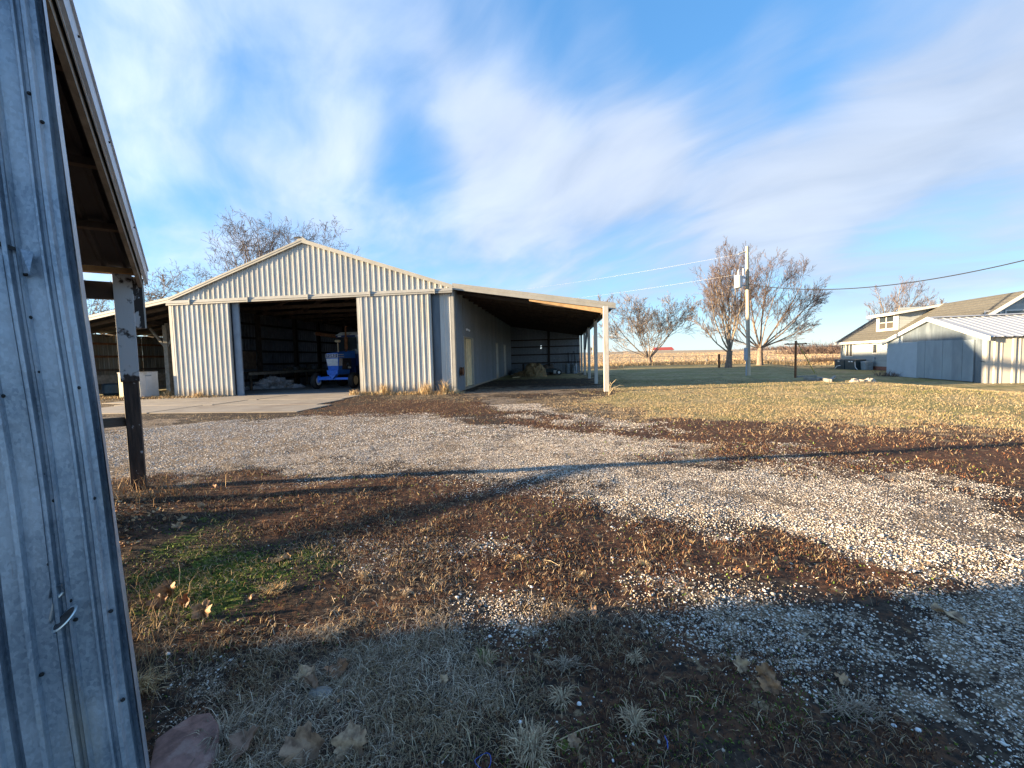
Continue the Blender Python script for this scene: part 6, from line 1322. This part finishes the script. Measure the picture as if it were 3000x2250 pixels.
# leaves
def leafmesh(seed, lobed=True, size=.1):
    rr = random.Random(seed); n = 30; mb = MB(); curl = rr.uniform(.3, .9); fold = rr.uniform(.2, .6); tw = rr.uniform(-.6, .6); rings = 3; N = n
    mb.v.append((0, 0, 0))
    for k_ in range(1, rings+1):
        for i in range(n):
            a = 2*math.pi*i/n
            if lobed: r_ = .55+.34*abs(math.cos(2.5*(a-math.pi/2)))**.7+.10*math.cos(11*a+seed)*(k_ == rings)+.05*rr.uniform(-1, 1); r_ *= (1.0 if math.sin(a) > -.7 else .75)
            else: r_ = .62+.34*abs(math.sin(a))**1.5*(1 if math.sin(a) > 0 else .7)+.04*rr.uniform(-1, 1)
            f = k_/rings; x, y = r_*f*math.cos(a)*(1 if lobed else .62), r_*f*math.sin(a)
            z = curl*.45*x*x+fold*.5*abs(x)+.12*math.sin(3*x+5*y+seed)+tw*x*y*.6+.10*math.sin(a*5+seed)*f*f
            mb.v.append((x*size, y*size, z*size))
    for i in range(n): mb.f.append((0, 1+i, 1+(i+1) % n))
    for k_ in range(rings-1):
        for i in range(n): mb.f.append((1+k_*n+i, 1+(k_+1)*n+i, 1+(k_+1)*n+(i+1) % n, 1+k_*n+(i+1) % n))
    mb.tube([(0, -.5*size, 0), (.03*size, -.9*size, .03*size), (.1*size, -1.25*size, .08*size)], .012*size, 4)
    return mb
LL = [(895, 1985, .062, 20, 'pale maple leaf lying left of its darker twin at lower left'), (990, 1972, .068, 22, 'brown folded maple leaf standing beside the pale maple leaf'), (915, 2015, .05, 80, 'faded leaf half buried under the maple leaf pair'),
      (890, 2215, .085, 60, 'large brown curled leaf on the bottom edge left of the tan star leaf'), (1030, 2195, .075, 50, 'tan star shaped leaf near the bottom edge'), (715, 2205, .085, 30, 'dark wide leaf tucked in grass beside the pink stone'),
      (490, 1745, .075, 65, 'grey backed curled leaf standing in the sunlit moss'), (545, 1775, .055, 75, 'bright orange curled leaf catching the sun'), (598, 1808, .07, 60, 'crumpled brown leaf right of the bright orange one'), (462, 1775, .06, 40, 'rust coloured leaf left of the bright orange one'),
      (733, 1762, .032, 30, 'small golden oval leaf lying in the moss'), (842, 1640, .032, 75, 'small twisted leaf standing above the golden tuft'), (1037, 1452, .05, 70, 'pinkish orange leaf standing on the dark weeds'), (1150, 1678, .03, 60, 'small pink leaf at the edge of the lit band'),
      (628, 1432, .05, 50, 'brown leaf at the upper left on the road edge'), (2240, 1995, .045, 75, 'upper orange leaf of the upright pair at lower right'), (2256, 2035, .05, 60, 'lower reddish leaf of the upright pair at lower right'), (2785, 1808, .085, 8, 'long flat tan leaf lying on the gravel at far right'),
      (2266, 1652, .04, 75, 'upright leaf catching sun left of the gravel'), (2160, 1686, .035, 15, 'flat orange leaf in the lit band'), (2168, 1972, .045, 50, 'dull brown leaf left of the orange pair'), (2468, 2008, .035, 30, 'small tan leaf right of the orange pair'), (1680, 2185, .03, 60, 'small red orange leaf beside the biggest tuft'),
      (535, 1530, .05, 25, 'brown leaf lying flat in the upper moss'), (520, 1548, .05, 30, 'tan leaf lying just below another brown leaf in the upper moss'), (590, 1488, .05, 35, 'orange leaf right of the shed post leaf drift'), (1740, 1800, .04, 10, 'long pale twiggy leaf beside the matted tuft'), (1300, 2000, .028, 40, 'small pale leaf at the edge of the grey grass')]
for i, (px, py, sz, til, lb) in enumerate(LL):
    p = gp(px, py); mb = leafmesh(i*3+1, lobed=('oval' not in lb and 'long' not in lb), size=sz*1.05)
    o = mb.build('dead_leaf', 'leaf', None, smooth=False); o.location = (p[0], p[1], float(terr(p[0], p[1]))+.012+sz*.35*math.sin(math.radians(til))); o.rotation_euler = (math.radians(til), math.radians(random.uniform(-20, 20)), random.uniform(-.6, .9))
    tag(o, lb, 'leaf', 'dead leaves in the foreground')
lms = [leafmesh(100+i, i % 3 != 0, .05) for i in range(6)]
def litter(name, lab, xs, ys, s0):
    V, F = [], []
    for x, y in zip(xs, ys):
        lm = random.choice(lms); s_ = s0*random.uniform(.6, 1.3); R3 = Matrix.Rotation(random.uniform(0, 6.28), 3, 'Z') @ Matrix.Rotation(random.uniform(-.7, .7), 3, 'X') @ Matrix.Rotation(random.uniform(-.5, .5), 3, 'Y')
        A = np.array(lm.v[:31])*s_ @ np.array(R3).T+np.array([x, y, float(terr(x, y))+.028]); k_ = len(V)*31
        V.append(A); F.append(np.array([(0, 1+i, 1+(i+1) % 30) for i in range(0, 30)])+k_)
    V = np.concatenate(V); F = np.concatenate(F); c = np.repeat(pick(len(xs), [(.34, .17, .08), (.46, .27, .14), (.55, .38, .22), (.20, .12, .08)]), 31, 0)
    o = npmesh(name, V, F, 'blade', c); tag(o, lab, 'leaves', kind='stuff')
q = [gp(random.gauss(330, 75), random.gauss(1500, 40)) for _ in range(420)]; litter('leaf_litter', 'drift of brown fallen leaves round the near shed post', [a[0] for a in q], [a[1] for a in q], 1.15)
q = [gp(random.gauss(345, 25), random.gauss(1610, 35)) for _ in range(90)]; litter('leaf_litter', 'sunlit brown leaves heaped against the tin wall corner', [a[0] for a in q], [a[1] for a in q], .8)
x, y = sector(700, 1.6, 11); litter('leaf_litter', 'scattered small dead leaves over the weeds and gravel', list(x), list(y), .42)
x, y = sector(500, 9, 20); ok = free(x, y); litter('leaf_litter', 'fallen leaves strewn over the far yard', list(x[ok]), list(y[ok]), .9)

# the pink stone, pale stones, twigs, bits
p = [gp(a, b_, .03) for a, b_ in ((455, 2165), (500, 2140), (560, 2088), (615, 2085), (640, 2125), (640, 2190), (600, 2260), (430, 2290))]
top = [Vector(q) for q in p]; cc = sum(top, Vector())/len(top); mb = MB(); k_ = len(top)
mb.v = [tuple(q+Vector((0, 0, .012*math.sin(i*2.1)))) for i, q in enumerate(top)]+[tuple(cc+(q-cc)*1.05-Vector((0, 0, .08))) for q in top]+[tuple(cc+Vector((0, 0, .02)))]
mb.f = [(i, (i+1) % k_, 2*k_) for i in range(k_)]+[(k_+i, k_+(i+1) % k_, (i+1) % k_, i) for i in range(k_)]
o = mb.build('broken_brick', 'stone_pink', None, loc=tuple(cc), bevel=.008); tag(o, 'flat broken pinkish brown stone at the bottom left by the tin wall', 'stone')
p = gp(940, 2030); o = blob((p[0], p[1], 0), .055, .035, .018, 60, 14, 6, .25).build('grey_stone', 'grey_wood', None, loc=tuple(p)); tag(o, 'flat blue grey stone below the maple leaf pair', 'stone')
for px, py, r_, lb in ((2690, 2140, .011, 'round white pebble right of its flat neighbour at lower right'), (2618, 2128, .011, 'flat white pebble left of the round one at lower right'), (1697, 2063, .011, 'white pebble touching the flattened straw tuft'), (1525, 2116, .008, 'lone white pebble upper left of the biggest tuft'), (1435, 1865, .010, 'lone white pebble in dark weeds left of centre'), (1793, 1545, .014, 'pinkish white pebble high in the dark weeds')):
    p = gp(px, py); o = blob((p[0], p[1], 0), r_, r_*.8, r_*.9, int(px), 12, 6, .12).build('white_pebble', 'lamp_white' if 'pink' not in lb else 'appliance', None, loc=tuple(p), smooth=True); tag(o, lb, 'pebble', 'white pebbles in the foreground')
p = gp(1953, 2185); o = MB().tube([p+np.array([0, -.02, .006]), p+np.array([.002, 0, .02]), p+np.array([0, .03, .012])], .0022, 5).build('blue_twine', 'blue_plastic', None, loc=tuple(p)); tag(o, 'short bit of blue plastic twine at the bottom right of centre', 'twine')
p = gp(1415, 2235); o = MB().tube([Vector(p)+Vector((.03*math.cos(a), .03*math.sin(a), .008+.008*math.sin(2*a))) for a in np.linspace(0, 9, 30)], .0012, 4).build('teal_string', 'blue_plastic', None, loc=tuple(p)); tag(o, 'small tangle of teal string at the bottom edge', 'string')
tw = [((340, 1765), (395, 1705), .05, 'thin pale stem rising beside the tin wall above the moss'), ((525, 1715), (528, 1665), .10, 'upright dry stem behind the bright orange leaf'), ((960, 2000), (962, 1935), .07, 'dark upright stem between the two maple leaves'), ((1380, 2190), (1350, 2130), .01, 'long straw lying in the shade at bottom centre left'), ((1640, 2170), (1758, 2138), .02, 'long pale stem lying right of the biggest tuft'),
      ((1580, 1640), (1640, 1668), .02, 'straw lying across the lit band'), ((1440, 1620), (1470, 1622), .01, 'short dark stick lying in the brown weeds'), ((2010, 2040), (2060, 2070), .01, 'pale twig lying lower right of centre'), ((300, 1400), (365, 1330), .25, 'thin stick leaning near the shed rail'), ((1310, 1330), (1660, 1300), .01, 'very long thin stick lying on the gravel road')]
for a, b_, hh_, lb in tw[:-1]:
    p0, p1 = Vector(gp(*a)), Vector(gp(*b_)); p1 = p0+(p1-p0).normalized()*min((p1-p0).length, .14) if hh_ > .04 else p1; p0.z += .004; p1.z += .006+hh_; md_ = (p0+p1)/2+Vector((.01, .0, .012))
    o = MB().tube([p0, md_, p1], [.0022, .0018, .001], 5).build('twig', 'pale_wood' if 'dark' not in lb else 'dark_wood', None, loc=tuple(p0)); tag(o, lb, 'twig', 'single stems and twigs')
# low scruffy lumps on the lean-to floor and lawn
bpy.context.view_layer.update()
